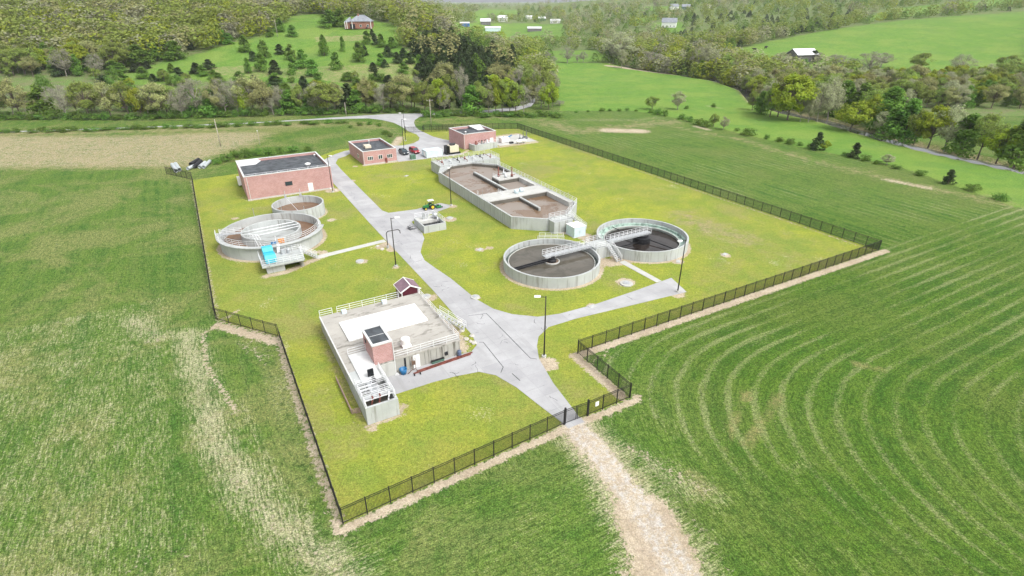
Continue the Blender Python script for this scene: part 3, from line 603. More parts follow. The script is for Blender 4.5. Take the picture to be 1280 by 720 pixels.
fence([(29.5, 1.1), (36, 1.2)], 'short run of black picket fence just right of the gate at the dirt track')
fence([(36, 1.33), (36, 12.4)], 'short side run of black picket fence by the near right corner')
fence([(36.13, 12.5), (109.2, 12.5)], 'long black picket fence between the right lawn corner and the mown near right field')
fence([(109.1, 12.65), (105.7, 149.8)], 'longest black picket fence, running away along the far right field')
fence([(105.5, 149.9), (86, 159), (72.8, 165.0)], 'far back run of black picket fence behind the brick building with the equipment pad')
fence([(0, .15), (.2, 37.55)], 'near left run of black picket fence seen edge on over a pale dirt strip')
fence([(.05, 37.75), (-7.35, 47.5)], 'short angled run of black picket fence where the left fence steps outward')
fence([(-7.5, 47.75), (-7.3, 134.3)], 'long left run of black picket fence leading away to the culvert pipes')
fence([(-7.35, 134.5), (-13.5, 144.5)], 'short dark run of black fence seen end on beside the culvert pipes')
def gate(name, p, q, label, h=2.2):
    e, nb = thing(name, *p, label, 'gate')
    for w in (p, q): nb().box(w[0]-.09, w[0]+.09, w[1]-.09, w[1]+.09, 0, h+.25).build('gate_post', 'black', e)
    mid_ = tuple((p[k]+q[k])/2 for k in (0, 1))
    for a, b_ in ((p, mid_), (mid_, q)):
        t0 = tuple(a[k]+(b_[k]-a[k])*.07 for k in (0, 1)); t1 = tuple(a[k]+(b_[k]-a[k])*.97 for k in (0, 1)); g = nb()
        for z in (.2, h-.3, h-.05): g.bar((*t0, z), (*t1, z), .05)
        for w in (t0, t1): g.bar((*w, .15), (*w, h), .06)
        n_ = int(math.dist(t0, t1)/.125)
        for j in range(n_): t = (j+.5)/n_; u, v = t0[0]+(t1[0]-t0[0])*t, t0[1]+(t1[1]-t0[1])*t; g.box(u-.012, u+.012, v-.012, v+.012, .15, h)
        g.build('gate_leaf', 'black', e)
gate('double_gate', (26.15, 1.2), (29.35, 1.1), 'black double gate closing the concrete drive towards the dirt track')
gate('double_gate', GL(507, 166), GL(529, 165.2), 'far black entrance gate on the drive below the country road')
fence([GL(530.5, 165), GL(567, 164)], 'back run of black fence between the far gate and the rear brick building')
e, nb = thing('notice_sign', 30.6, 1.0, 'small white notice sign hung on the fence right of the near gate', 'sign')
nb().box(30.35, 30.85, .955, .985, 1.1, 1.75).build('panel', 'white', e)
# ------------------------------------------------------------------ brick plant buildings
def shell(nb, e, u0, u1, v0, v1, h, par=.55, t=.3, extra_roof=None):
    w = nb()
    w.box(u0, u1, v0, v0+t, 0, h); w.box(u0, u1, v1-t, v1, 0, h); w.box(u0, u0+t, v0+t, v1-t, 0, h); w.box(u1-t, u1, v0+t, v1-t, 0, h)
    wall = w.build('wall', 'brick', e)
    nb().box(u0+t, u1-t, v0+t, v1-t, h-par-.2, h-par).build('roof', 'roofdk', e)
    c = nb(); k = .06
    c.box(u0-k, u1+k, v0-k, v0+t+k, h, h+.12); c.box(u0-k, u1+k, v1-t-k, v1+k, h, h+.12); c.box(u0-k, u0+t+k, v0+t+k, v1-t-k, h, h+.12); c.box(u1-t-k, u1+k, v0+t+k, v1-t-k, h, h+.12)
    c.build('coping', 'trim', e); return wall
def win(nb, e, u, v, z, w, h, n=3, frame='white', axis='u'):
    bx = (lambda b_, a0, a1, d0, d1, z0, z1: b_.box(a0, a1, v-d1, v-d0, z0, z1)) if axis == 'u' else (lambda b_, a0, a1, d0, d1, z0, z1: b_.box(u-d1, u-d0, a0, a1, z0, z1))
    c = u if axis == 'u' else v
    f = nb(); t = .07
    bx(f, c-w/2, c+w/2, 0, .06, z, z+t); bx(f, c-w/2, c+w/2, 0, .06, z+h-t, z+h)
    for i in range(n+1):
        a = c-w/2+(w-t)*i/n; bx(f, a, a+t, 0, .06, z+t, z+h-t)
    fr = f.build('window', frame, e); g = nb(); bx(g, c-w/2+t, c+w/2-t, .005, .03, z+t, z+h-t); g.build('pane', 'glass', fr)
def door(nb, e, u, v, w=1.0, h=2.15, mat='white', z=0):
    f = nb(); f.box(u-w/2-.08, u-w/2, v-.06, v, z, z+h+.08); f.box(u+w/2, u+w/2+.08, v-.06, v, z, z+h+.08); f.box(u-w/2, u+w/2, v-.06, v, z+h, z+h+.08)
    dd = nb().box(u-w/2, u+w/2, v-.05, v-.003, z+.03, z+h).build('door', mat, e); f.build('door_frame', mat, dd)
    nb().box(u+w/2-.15, u+w/2-.05, v-.1, v-.05, z+1.0, z+1.08).build('handle', 'galv', dd)
# B1
e, nb = thing('brick_building', 4, 107.5, 'largest long red brick building with dark flat roof, left of the drive', 'building')
shell(nb, e, 4, 24.9, 107.5, 125.2, 5.9, .6)
for u_ in (14.05,): win(nb, e, u_, 107.5, 2.4, 1.75, 1.0, 3, 'black')
door(nb, e, 19.2, 107.5, 1.05, 2.2)
nb().box(3.9, 25.0, 107.42, 107.5, 0, .28).build('foundation_strip', 'conc_lt', e)
nb().tube((4.6, 107.36, .1), (4.6, 107.36, 5.7), .06).build('downspout', 'trim', e)
b_ = nb(); b_.add([(4.4, 124.85, 5.31), (10.2, 124.85, 5.31), (9.2, 124.85, 6.0), (4.4, 124.85, 6.0), (4.4, 121.2, 5.33), (8.4, 121.2, 5.33)], [(0, 1, 2, 3), (0, 4, 5, 1), (4, 3, 2, 5), (5, 2, 1), (0, 3, 4)]); b_.build('roof_flashing', 'trim', e)
b_ = nb(); b_.lathe((20.3, 113.2, 5.3), [(.55, 0), (.55, .35), (.75, .4), (.75, .6), (.3, .8), (0, .82)]); b_.build('roof_vent', 'white', e, True)
b_ = nb(); b_.lathe((24.0, 122.6, 5.3), [(.25, 0), (.25, .4), (.35, .45), (0, .7)]); b_.build('roof_vent', 'white', e, True)
b_ = nb()
for k in range(9): b_.bar((4.6+k*2.25, 108.6, 5.32), (6.6+k*2.25, 111.3, 5.32), .28, .03)
b_.build('roof_walkpads', 'shingle', e)
b_ = nb(); b_.rails([(4.5, 108.25), (24.4, 108.25)], 5.3, .95, 2, 2.6, .028); b_.build('roof_rail', 'rail', e)
nb().box(3.2, 3.95, 120.5, 123.0, .5, 2.4).build('wall_unit', 'white', e)
# B2
e, nb = thing('brick_building', 38.4, 126.1, 'small red brick office building with three front windows beside the parked cars', 'building')
shell(nb, e, 38.4, 48.8, 126.1, 142.0, 4.0, .6)
win(nb, e, 40.6, 126.1, 1.3, 1.7, 1.15, 3); win(nb, e, 43.7, 126.1, 1.3, 1.3, 1.25, 2); win(nb, e, 46.6, 126.1, 1.3, 1.7, 1.15, 3); win(nb, e, 38.4, 131.5, 1.2, 1.7, 1.1, 2, 'white', 'v')
nb().box(45.1, 45.7, 125.75, 126.1, 0, 1.5).build('meter_box', 'red', e); nb().box(38.3, 48.9, 126.0, 126.1, 0, .25).build('foundation_strip', 'conc_lt', e)
b_ = nb(); b_.box(41.0, 42.9, 132.0, 134.5, 3.5, 4.3); b_.build('rooftop_unit', 'beige', e, bevel=.04); b_ = nb(); b_.lathe((43.8, 137.5, 3.4), [(.2, 0), (.2, 1.1), (.32, 1.15), (0, 1.4)]); b_.build('roof_vent', 'white', e, True)
nb().tube((38.55, 125.98, .1), (38.55, 125.98, 3.9), .06).build('downspout', 'trim', e)
# B3
e, nb = thing('brick_building', 73.2, 129.4, 'rear tall red brick building with a white door beside the generator', 'building')
shell(nb, e, 73.2, 85.3, 129.4, 141.5, 4.9, .7); door(nb, e, 83.6, 129.4, 1.1, 2.7)
b_ = nb(); b_.add([(81.0, 141.15, 4.23), (84.9, 141.15, 4.23), (84.9, 141.15, 5.15), (80.4, 141.15, 5.15), (82.0, 136.5, 4.25), (84.9, 136.5, 4.25)], [(0, 1, 2, 3), (4, 0, 3), (5, 2, 1), (4, 3, 2, 5), (0, 4, 5, 1)]); b_.build('roof_flashing', 'trim', e)
b_ = nb(); b_.lathe((75.8, 133.5, 4.2), [(.35, 0), (.35, .5), (.5, .55), (0, .9)]); b_.build('roof_vent', 'white', e, True); nb().tube((73.4, 129.3, .1), (73.4, 129.3, 4.8), .06).build('downspout', 'trim', e)
# equipment basin before B3
e, nb = thing('concrete_basin', 75, 125.6, 'low grey concrete basin with pumps against the rear brick building', 'basin')
b_ = nb(); pl = [(75, 126.6), (75.5, 125.8), (76.8, 125.5), (84.4, 126.6), (84.4, 129.35), (75, 129.35)]
b_.prism([(75, 126.6), (75.5, 125.8), (76.8, 125.5), (84.4, 126.6), (84.4, 127.0), (76.9, 125.9), (75.8, 126.1), (75.4, 126.8), (75.4, 129.3), (75, 129.3)], 0, 1.9); b_.build('wall', 'conc', e)
nb().prism([(75.4, 126.8), (75.8, 126.1), (76.9, 125.9), (84.4, 127.0), (84.4, 129.3), (75.4, 129.3)], 0, 1.5).build('deck', 'conc', e)
b_ = nb(); b_.rails([(77, 126.1), (84.2, 127.1)], 1.5, 1.1, 3, 1.4, .035); b_.build('rail', 'rail', e)
for k, (u_, v_) in enumerate(((77.0, 128.0), (79.2, 128.0), (81.3, 128.1))):
    p = nb(); p.lathe((u_, v_, 1.5), [(.45, 0), (.45, .3), (.3, .35), (.3, 1.1), (.18, 1.2), (0, 1.25)], 14); p.path([(u_, v_, 1.8), (u_+.8, v_-.3, 1.8), (u_+.8, v_-.3, 2.6), (u_+1.3, v_-.3, 2.9)], .12); p.build('pump', ['red', 'bronze', 'galv'][k], e, True)
# shed, main building
def main_building():
    e, nb = thing('concrete_building', 6.1, 12.4, 'flat roofed concrete treatment building with a white membrane slab in the foreground', 'building')
    H = 2.4
    nb().box(6.1, 21.6, 20.45, 36.3, 0, H-.25).build('wall', 'conc_stain', e)
    nb().box(6.0, 21.7, 20.35, 36.4, H-.25, H).build('roof', 'conc_roof', e)
    b_ = nb(); b_.box(6.05, 9.95, 17.3, 20.45, 0, H-.02); b_.build('side_wing', 'conc', e)
    b_ = nb(); t = .32; b_.box(6.05, 9.95, 12.4, 12.4+t, 0, H); b_.box(6.05, 6.05+t, 12.4+t, 17.3, 0, H); b_.box(9.95-t, 9.95, 12.4+t, 17.3, 0, H); b_.box(6.37, 9.63, 12.72, 17.3, 0, .6); b_.build('pit_wall', 'conc', e)
    nb().box(6.38, 9.62, 12.73, 17.28, .6, .9).build('pit_water', 'darkw', e)
    b_ = nb(); b_.box(6.05, 6.2, 12.4, 36.3, H, H+.05); b_.build('roof_edge_strip', 'trim', e)
    nb().box(8.1, 19.7, 27.25, 32.85, H, H+.32).build('membrane_slab', 'memb', e, bevel=.12)
    nb().box(7.1, 9.55, 17.2, 24.0, H, H+.16).build('white_slab', 'trim', e)
    b_ = nb(); b_.box(14.0, 15.2, 22.0, 23.2, H, H+.35); b_.lathe((14.6, 22.6, H+.35), [(.55, 0), (.62, .5), (.62, .85), (.4, .98), (0, 1.0)], 24); b_.build('roof_fan', 'white', e)
    for u_ in (9.6, 15.8): nb().box(u_-.35, u_+.35, 35.4, 36.1, H, H+.5).build('roof_hatch', 'paleblue', e, bevel=.03)
    for pts in (((8.7, 36.25), (18.3, 36.25)), ((6.15, 36.25), (8.0, 36.25)), ((12.2, 20.5), (21.55, 20.5), (21.55, 36.2)), ((7.15, 24.1), (9.5, 24.1))):
        nb().rails(pts, H, 1.05, 3, 1.8, .028).build('guard_rail', 'rail', e)
    b_ = nb()
    for k in range(7): v_ = 13.1+k*.62; b_.bar((6.2, v_, H+.5+.07*k), (8.3 if k > 3 else 9.8, v_, H+.5+.07*k), .06)
    b_.rails([(6.2, 12.55), (6.2, 17.2)], H, 1.0, 4, 1.1, .026); b_.rails([(9.8, 12.9), (9.8, 19.3)], H, 1.0, 4, 1.1, .026); b_.rails([(6.2, 13.6), (9.8, 13.6)], H, 1.0, 4, .9, .026); b_.rails([(6.25, 16.4), (9.8, 16.4)], H, 1.0, 4, .9, .026); b_.rails([(8.2, 14.3), (9.8, 14.3)], H, 1.0, 4, .8, .026); b_.rails([(6.25, 15.1), (7.6, 15.1)], H, 1.0, 4, .8, .026)
    b_.build('pit_rails', 'rail', e)
    b_ = nb(); b_.box(6.4, 9.6, 13.9, 14.9, H-.1, H-.02); b_.box(7.5, 8.7, 14.9, 17.2, H-.1, H-.02); b_.build('grating', 'galv', e)
    for u_, m_ in ((7.0, 'red'), (7.9, 'red'), (9.0, 'rail')): nb().path([(u_, 13.1, .8), (u_, 13.1, 2.3), (u_+.25, 13.35, 2.9), (u_+.25, 13.7, 2.9)], .1).build('pipe', m_, e, True)
    b_ = nb(); b_.box(8.0, 8.75, 17.8, 18.0, H+.3, H+1.3); b_.box(8.3, 8.42, 17.95, 18.05, H+.12, H+.3); b_.build('control_panel', 'dark', e); b_ = nb(); b_.lathe((8.4, 16.9, H), [(.3, 0), (.3, .5), (.2, .7), (0, .75)], 12); b_.build('motor', 'black', e)
    # stair tower
    u0, u1, v0, v1, z0, z1 = 9.55, 12.1, 20.3, 24.9, 2.35, 5.2
    b_ = nb(); b_.box(u0, u1, v0, v1, H+.001, z1); tw = b_.build('stair_tower', 'brick', e)
    nb().box(9.96, 12.15, 20.2, 20.45, 0, H-.27).build('tower_plinth', 'conc_lt', tw)
    b_ = nb(); k = .08; b_.box(u0-k, u1+k, v0-k, v0+.25, z1, z1+.22); b_.box(u0-k, u1+k, v1-.25, v1+k, z1, z1+.22); b_.box(u0-k, u0+.2, v0+.25, v1-.25, z1, z1+.22); b_.box(u1-.2, u1+k, v0+.25, v1-.25, z1, z1+.22); b_.build('coping', 'trim', tw)
    nb().box(u0+.2, u1-.2, v0+.25, v1-.25, z1, z1+.1).build('tower_roof', 'roofdk', tw); nb().box(u0+.2, u1-.2, (v0+v1)/2-.03, (v0+v1)/2+.03, z1+.1, z1+.13).build('roof_seam', 'trim', tw)
    b_ = nb(); b_.tube((12.18, 20.25, .1), (12.18, 20.25, 5.1), .07); b_.box(12.0, 12.5, 20.0, 20.35, 0, .2); b_.build('downspout', 'trim', e)
    nb().box(9.44, 9.55, 23.3, 23.7, 4.1, 4.5).build('wall_lamp', 'dark', tw)
    # front wall details: openings
    for u_, w_ in ((13.6, .25), (15.2, .9)): nb().box(u_-w_/2, u_+w_/2, 20.40, 20.47, .05, 2.05).build('door', 'white' if w_ > .5 else 'dark', e)
    b_ = nb()
    for u_ in np.arange(16.4, 21.5, .85): b_.box(u_, u_+.06, 20.38, 20.46, .1, 2.1)
    b_.build('wall_seams', 'conc_stain', e); nb().box(19.3, 19.7, 20.28, 20.45, .6, 1.1).build('junction_box', 'dark', e)
main_building()
e, nb = thing('storage_shed', 19.0, 38.0, 'small maroon gable roofed shed behind the concrete building', 'shed')
su0, su1, sv0, sv1, ze, za = 19.2, 22.2, 37.4, 40.4, 2.65, 3.45; um = (su0+su1)/2
b_ = nb(); b_.add([(su0, sv0, 0), (su1, sv0, 0), (su1, sv0, ze), (um, sv0, za), (su0, sv0, ze), (su0, sv1, 0), (su1, sv1, 0), (su1, sv1, ze), (um, sv1, za), (su0, sv1, ze)], [(0, 1, 2, 3, 4), (9, 8, 7, 6, 5), (0, 4, 9, 5), (1, 6, 7, 2), (2, 7, 8, 3), (3, 8, 9, 4), (0, 5, 6, 1)]); b_.build('wall', 'maroon', e)
b_ = nb()
for s in (-1, 1):
    uo = um+s*(um-su0+.22); zo = ze-.12; b_.add([(um, sv0-.15, za+.04), (uo, sv0-.15, zo+.04), (uo, sv1+.15, zo+.04), (um, sv1+.15, za+.04), (um, sv0-.15, za+.12), (uo, sv0-.15, zo+.12), (uo, sv1+.15, zo+.12), (um, sv1+.15, za+.12)], [(0, 1, 2, 3), (7, 6, 5, 4), (0, 4, 5, 1), (2, 6, 7, 3), (1, 5, 6, 2)])
rf = b_.build('roof', 'maroof', e); b_ = nb()
for vv in (sv0-.2, sv1+.17):
    for s in (-1, 1): b_.bar((um, vv, za+.06), (um+s*(um-su0+.24), vv, ze-.06), .06, .2)
b_.bar((um, sv0-.2, za+.16), (um, sv1+.2, za+.16), .16, .05); b_.bar((su0-.24, sv0-.2, ze-.08), (su0-.24, sv1+.2, ze-.08), .05, .16)
for uu in (su0+.04, su1-.04): b_.box(uu-.08, uu+.08, sv0-.03, sv0, 0, ze)
b_.build('white_trim', 'white', rf)
nb().box(su0-.04, su0, sv0+.9, sv0+2.3, .1, 2.1).build('door', 'maroof', e)
# metal stair on the right
def stair(nb, e, a, b_, z0, z1, w=.95, n=8, mat='galv', rail=True):
    a, b_ = Vector((*a, z0)), Vector((*b_, z1)); d_ = (b_-a); hd = Vector((d_.x, d_.y, 0)).normalized(); s_ = Vector((-hd.y, hd.x, 0))*(w/2)
    g = nb()
    for sg in (-1, 1): g.bar(a+s_*sg, b_+s_*sg, .06, .22)
    g.build('stringers', mat, e); t = nb()
    for i in range(n):
        c = a.lerp(b_, (i+.5)/n); t.bar(c-s_*.96, c+s_*.96, .26, .04)
    t.build('treads', mat, e)
    if rail:
        r_ = nb()
        for sg in (-1, 1):
            p0, p1 = a+s_*sg*1.06, b_+s_*sg*1.06
            for h in (.4, .75, 1.05): r_.bar(p0+Vector((0, 0, h)), p1+Vector((0, 0, h)), .05)
            for i in range(4): c = p0.lerp(p1, i/3); r_.bar(c, c+Vector((0, 0, 1.05)), .05)
        r_.build('handrails', 'rail', e)
e, nb = thing('metal_stair', 23.0, 26, 'grey metal stair down from the concrete building roof to the drive side', 'stair')
stair(nb, e, (25.0, 26.0), (21.95, 28.6), .1, 2.4)
e, nb = thing('guard_railing', 5.0, 15, 'low pinkish rusty railing round the light well left of the concrete building', 'railing')
b_ = nb(); b_.rails([(5.9, 15.0), (4.95, 15.2), (4.95, 22.8)], 0, .75, 4, .55, .03); b_.build('rail', simple('faded_red_rail', (.42, .28, .26), .6), e)
# things on the driveway
for i, (u0, v0, u1, v1, lb) in enumerate(((14.2, 19.15, 22.8, 19.55, 'longest rusty red steel beam lying nearest the driveway centre'), (14.8, 19.45, 23.2, 19.85, 'rusty red steel beam lying behind the front one beside the stained concrete wall'))):
    e, nb = thing('steel_beam', u0, v0, lb, 'steel beam', 'steel beams on the driveway')
    b_ = nb(); b_.bar((u0, v0, .05), (u1, v1, .05), .16, .025); b_.bar((u0, v0, .12), (u1, v1, .12), .025, .12); b_.bar((u0, v0, .19), (u1, v1, .19), .16, .025); b_.build('beam', 'red', e)
e, nb = thing('plastic_tub', 13.1, 20.0, 'round blue plastic tub beside the stair tower foot', 'tub')
nb().lathe((13.1, 19.95, .035), [(.38, 0), (.47, .5), (.5, .8), (.45, .8), (.42, .2), (0, .2)], 24).build('tub_shell', 'blueb', e, True)
e, nb = thing('hand_trolley', 14.6, 19.5, 'brown metal hand trolley with small wheels standing on the driveway', 'trolley')
b_ = nb(); b_.bar((14.3, 19.9, .3), (14.5, 20.2, 2.1), .07); b_.bar((14.8, 19.8, .3), (14.9, 20.1, 1.9), .07); b_.bar((14.3, 19.9, .3), (14.8, 19.8, .3), .07); b_.bar((14.4, 20.05, 1.2), (14.85, 19.95, 1.2), .25, .5); b_.bar((14.3, 19.9, .25), (13.5, 19.3, .25), .08); b_.bar((14.8, 19.8, .25), (15.0, 18.7, .2), .06); b_.build('frame', simple('rust_brown', (.16, .10, .07), .7), e)
for u_, v_ in ((15.0, 18.7), (14.2, 18.75)): nb().tube((u_-.05, v_, .2), (u_+.05, v_, .2), .17, 16).build('wheel', 'tyre', e)
e, nb = thing('pallet_bin', 18.0, 20.1, 'small dark green box lying by the stained concrete wall', 'box')
b_ = nb(); b_.box(17.2, 19.0, 19.98, 20.3, .04, .42); b_.build('bin', 'ggreen', e, bevel=.03); nb().box(17.15, 19.05, 19.95, 20.32, .425, .47).build('lid', 'black', e)
e, nb = thing('blue_drum', 21.2, 20.1, 'small grey blue drum at the right corner of the concrete building front', 'drum')
nb().lathe((21.3, 20.05, .035), [(.28, 0), (.29, .3), (.3, .32), (.29, .34), (.29, .6), (.3, .62), (.28, .85), (0, .85)], 20).build('drum_shell', simple('dull_blue', (.12, .16, .26), .5), e, True)
# ------------------------------------------------------------------ round clarifiers
def bridge(nb, e, u0, u1, v, z, w=1.15):
    b_ = nb(); b_.box(u0, u1, v-w/2, v+w/2, z-.06, z); b_.bar((u0, v-w/2, z-.14), (u1, v-w/2, z-.14), .08, .3); b_.bar((u0, v+w/2, z-.14), (u1, v+w/2, z-.14), .08, .3); br = b_.build('bridge_deck', 'galv', e)
    b_ = nb(); 
    for s in (-1, 1): b_.rails([(u0, v+s*w/2), (u1, v+s*w/2)], z, 1.07, 3, 1.1, .025)
    b_.build('bridge_rail', 'rail', br)
def clarifier(c, Rr, H, zw, label, kind):
    e, nb = thing('clarifier_tank', c[0], c[1], label, 'clarifier tank', 'round clarifier tanks')
    nb().ring(c, Rr-.35, Rr, 0, H, 128).build('tank_wall', 'conc', e)
    nb().ring(c, Rr-1.0 if kind == 'A' else Rr-1.7, Rr-.352, zw-.4, zw+(-.02 if kind == 'A' else .3), 128).build('launder_trough', 'wettrough' if kind == 'A' else 'trough', e)
    ri = Rr-1.0 if kind == 'A' else Rr-1.7
    nb().ring(c, ri, ri+.12, zw-.3, zw+(.16 if kind == 'A' else .5), 128).build('weir', 'conc_lt', e)
    if kind == 'B': nb().ring(c, Rr-.75, Rr-.353, zw+.3, zw+.75, 128).build('ledge', 'trough', e)
    nb().disc(c, ri, zw).build('water', 'darkw' if kind == 'A' else 'duskw', e)
    if kind == 'A':
        b_ = nb(); b_.ring(c, 1.35, 1.52, zw-.3, zw+.2, 48); b_.build('stilling_ring', 'conc_lt', e)
        b_ = nb(); b_.lathe((*c, zw), [(1.33, .03), (1.33, .07), (0, .08)], 40); b_.build('scum_surface', 'sludge', e)
        b_ = nb(); b_.lathe((*c, zw), [(.95, .07), (.9, .4), (.65, .55), (.6, 1.15), (.4, 1.2), (0, 1.21)], 20); b_.build('centre_drive', 'black', e)
    else:
        b_ = nb(); b_.lathe((*c, zw), [(1.75, .02), (1.75, .5), (1.62, .5), (1.62, .1), (0, .1)], 40); b_.build('centre_well', 'black', e)
        b_ = nb(); b_.lathe((*c, zw), [(1.7, .1), (1.7, 1.05), (1.25, 1.15), (1.25, 1.6), (0, 1.65)], 24); b_.build('centre_drive', 'black', e)
    b_ = nb()
    if kind == 'A':
        for s in (-1, 1): b_.bar((c[0]-1, c[1]+s*.28, zw+.5), (c[0]-7.8, c[1]+s*.28, zw+.3), .2, .25); b_.bar((c[0]-1, c[1]+s*.22, zw+.5), (c[0]-7.6, c[1]+s*.22, zw+.4), .05)
        for k in range(14): u_ = c[0]-1.2-k*.48; b_.bar((u_, c[1]-.22, zw+.15), (u_-.24, c[1]+.22, zw+.15), .05)
        for k in range(14): u_ = c[0]-1.2-k*.48; b_.bar((u_, c[1]-.22, zw+.15), (u_-.24, c[1]-.22, zw+.48), .04)
    else:
        b_.bar((c[0]-.8, c[1]+1, zw+.7), (c[0]-1.5, c[1]+7.6, zw+.9), .14); b_.bar((c[0]+1, c[1]-1, zw+.6), (c[0]+2.6, c[1]-6.8, zw+.3), .16)
        b_.bar((c[0]-1.2, c[1]-.9, zw+.55), (c[0]-6.8, c[1]-1.2, zw+.55), .14); b_.bar((c[0]-1.2, c[1]-.2, zw+.35), (c[0]-6.8, c[1]-.5, zw+.25), .1)
    b_.build('rake_arm', 'black', e)
    if kind == 'A': bridge(nb, e, c[0]-1.6, 57.4, c[1]+.2, 2.35)
    else: bridge(nb, e, 61.6, c[0]+1.8, c[1]-.1, 2.35)
    return e
clarifier((48.5, 38.3), 8.95, 2.0, 1.05, 'nearer round clarifier tank with brownish water and a lattice rake arm', 'A')
clarifier((70.5, 38.5), 9.15, 2.1, .45, 'farther round clarifier tank with green inner troughs and black centre drum', 'B')
e, nb = thing('concrete_platform', 59.5, 38.3, 'grey concrete splitter box with railings joining the two round clarifiers', 'platform')
nb().box(57.42, 61.4, 36.6, 40.2, 0, 2.28).build('box_wall', 'conc', e)
b_ = nb(); b_.rails([(57.5, 37.4), (57.5, 36.7), (59.8, 36.7)], 2.28, 1.07, 3, 1, .028); b_.rails([(61.3, 37.5), (61.3, 36.7)], 2.28, 1.07, 3, 1, .028); b_.rails([(57.5, 39.2), (57.5, 40.1), (61.3, 40.1), (61.3, 39.1)], 2.28, 1.07, 3, 1, .028); b_.build('rail', 'rail', e)
e, nb = thing('metal_stair', 60.6, 34.5, 'grey grated stair from the clarifier platform down to the footpath', 'stair'); stair(nb, e, (60.9, 33.7), (60.5, 36.5), .1, 2.28, 1.2, 9)
e, nb = thing('guard_railing', 55, 46.5, 'low set of pale railings on the grass behind the nearer clarifier', 'railing')
b_ = nb(); q0, q1 = GL(672, 301), GL(705, 301); q2, q3 = GL(674, 297), GL(704, 297); b_.rails([q0, q1], 0, 1.1, 4, 1.3, .028); b_.rails([q2, q3], 0, 1.1, 4, 1.3, .028); b_.build('rail', 'rail', e)
e, nb = thing('equipment_enclosure', 60.3, 47.6, 'pale white cube shaped enclosure between the big basin and the clarifiers', 'enclosure')
nb().box(60.3, 63.2, 47.7, 50.7, .05, 2.15).build('housing', 'paleblue', e, bevel=.03); nb().box(60.1, 63.4, 47.5, 50.9, 0, .06).build('base', 'conc_lt', e)
b_ = nb(); b_.box(60.22, 63.28, 47.62, 50.78, 2.15, 2.22); b_.build('lid', 'white', e); b_ = nb(); b_.box(61.7, 61.74, 47.68, 47.71, .2, 2.0); b_.box(61.5, 61.56, 47.64, 47.7, 1.0, 1.2); b_.build('door_seam', 'galv', e)
# ------------------------------------------------------------------ large aeration basin
def wallpath(nb, pts, t, z0, z1, closed=True):
    n_ = len(pts); area = sum(pts[i][0]*pts[(i+1) % n_][1]-pts[(i+1) % n_][0]*pts[i][1] for i in range(n_)); s = 1 if area > 0 else -1
    inn = []
    for i in range(n_):
        a, b_, c = Vector(pts[i-1]), Vector(pts[i]), Vector(pts[(i+1) % n_]); d1, d2 = (b_-a).normalized(), (c-b_).normalized()
        n1, n2 = Vector((-d1.y, d1.x))*s, Vector((-d2.y, d2.x))*s; bi = (n1+n2).normalized(); inn.append(tuple(b_+bi*(t/max(.3, bi.dot(n1)))))
    g = nb(); vs = [(*p, z) for p in pts for z in (z0, z1)]+[(*p, z) for p in inn for z in (z0, z1)]; m_ = 2*n_; fs = []
    for i in range(n_):
        j = (i+1) % n_; fs += [(2*i, 2*j, 2*j+1, 2*i+1), (m_+2*i, m_+2*i+1, m_+2*j+1, m_+2*j), (2*i+1, 2*j+1, m_+2*j+1, m_+2*i+1), (2*i, m_+2*i, m_+2*j, 2*j)]
    g.add(vs, fs); return g, inn
e, nb = thing('aeration_basin', 51.4, 58.7, 'very large angular concrete basin full of brown liquid in the middle of the plant', 'basin')
OUT = [(51.4, 58.7), (57.2, 53.8), (63.0, 53.8), (69.3, 59.5), (69.3, 98.3), (64, 104), (57.3, 104), (51.4, 98.3)]; HB = 2.8
g, inn = wallpath(nb, OUT, .4, 0, HB); g.build('basin_wall', 'conc', e)
b_ = nb(); b_.prism([(p[0], p[1]) for p in inn], 0, 1.7); b_.build('liquid', 'sludge', e)
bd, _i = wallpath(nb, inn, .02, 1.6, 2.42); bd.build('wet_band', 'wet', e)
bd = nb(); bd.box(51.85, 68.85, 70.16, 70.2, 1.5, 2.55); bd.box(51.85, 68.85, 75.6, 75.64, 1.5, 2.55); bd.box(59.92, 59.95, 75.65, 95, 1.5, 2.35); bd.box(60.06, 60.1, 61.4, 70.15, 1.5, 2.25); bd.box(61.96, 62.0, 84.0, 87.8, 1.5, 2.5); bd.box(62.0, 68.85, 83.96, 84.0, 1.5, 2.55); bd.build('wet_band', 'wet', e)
nb().box(51.82, 68.88, 70.2, 75.6, 1.0, HB-.003).build('cross_deck', 'conc_lt', e)
b_ = nb(); b_.prism([(62.0, 84.0), (68.88, 84.0), (68.88, 89.6), (64.8, 89.6), (62.0, 87.8)], 1.0, HB-.004); b_.build('side_deck', 'conc_lt', e)
nb().box(59.95, 60.55, 75.6, 95.0, .5, HB-.15).build('divider_wall', 'conc', e); nb().box(60.1, 60.6, 61.4, 70.2, .5, HB-.3).build('divider_wall', 'conc', e)
nb().box(67.7, 68.9, 60.5, 69.95, 1.5, HB-.006).build('walkway', 'conc_lt', e); nb().box(67.9, 68.9, 75.8, 83.9, 1.5, HB-.006).build('walkway', 'conc_lt', e); nb().box(57.8, 62.5, 51.5, 53.8, 0, HB-.2).build('inlet_box', 'conc', e); nb().box(54.0, 73.2, 104.05, 110.8, 0, HB-.02).build('rear_deck', 'conc', e)
b_ = nb(); b_.prism([(57.35, 104.04), (51.45, 98.5), (51.45, 99.2), (54.0, 104.04)], 0, HB-.3); b_.build('corner_slab', 'conc', e)
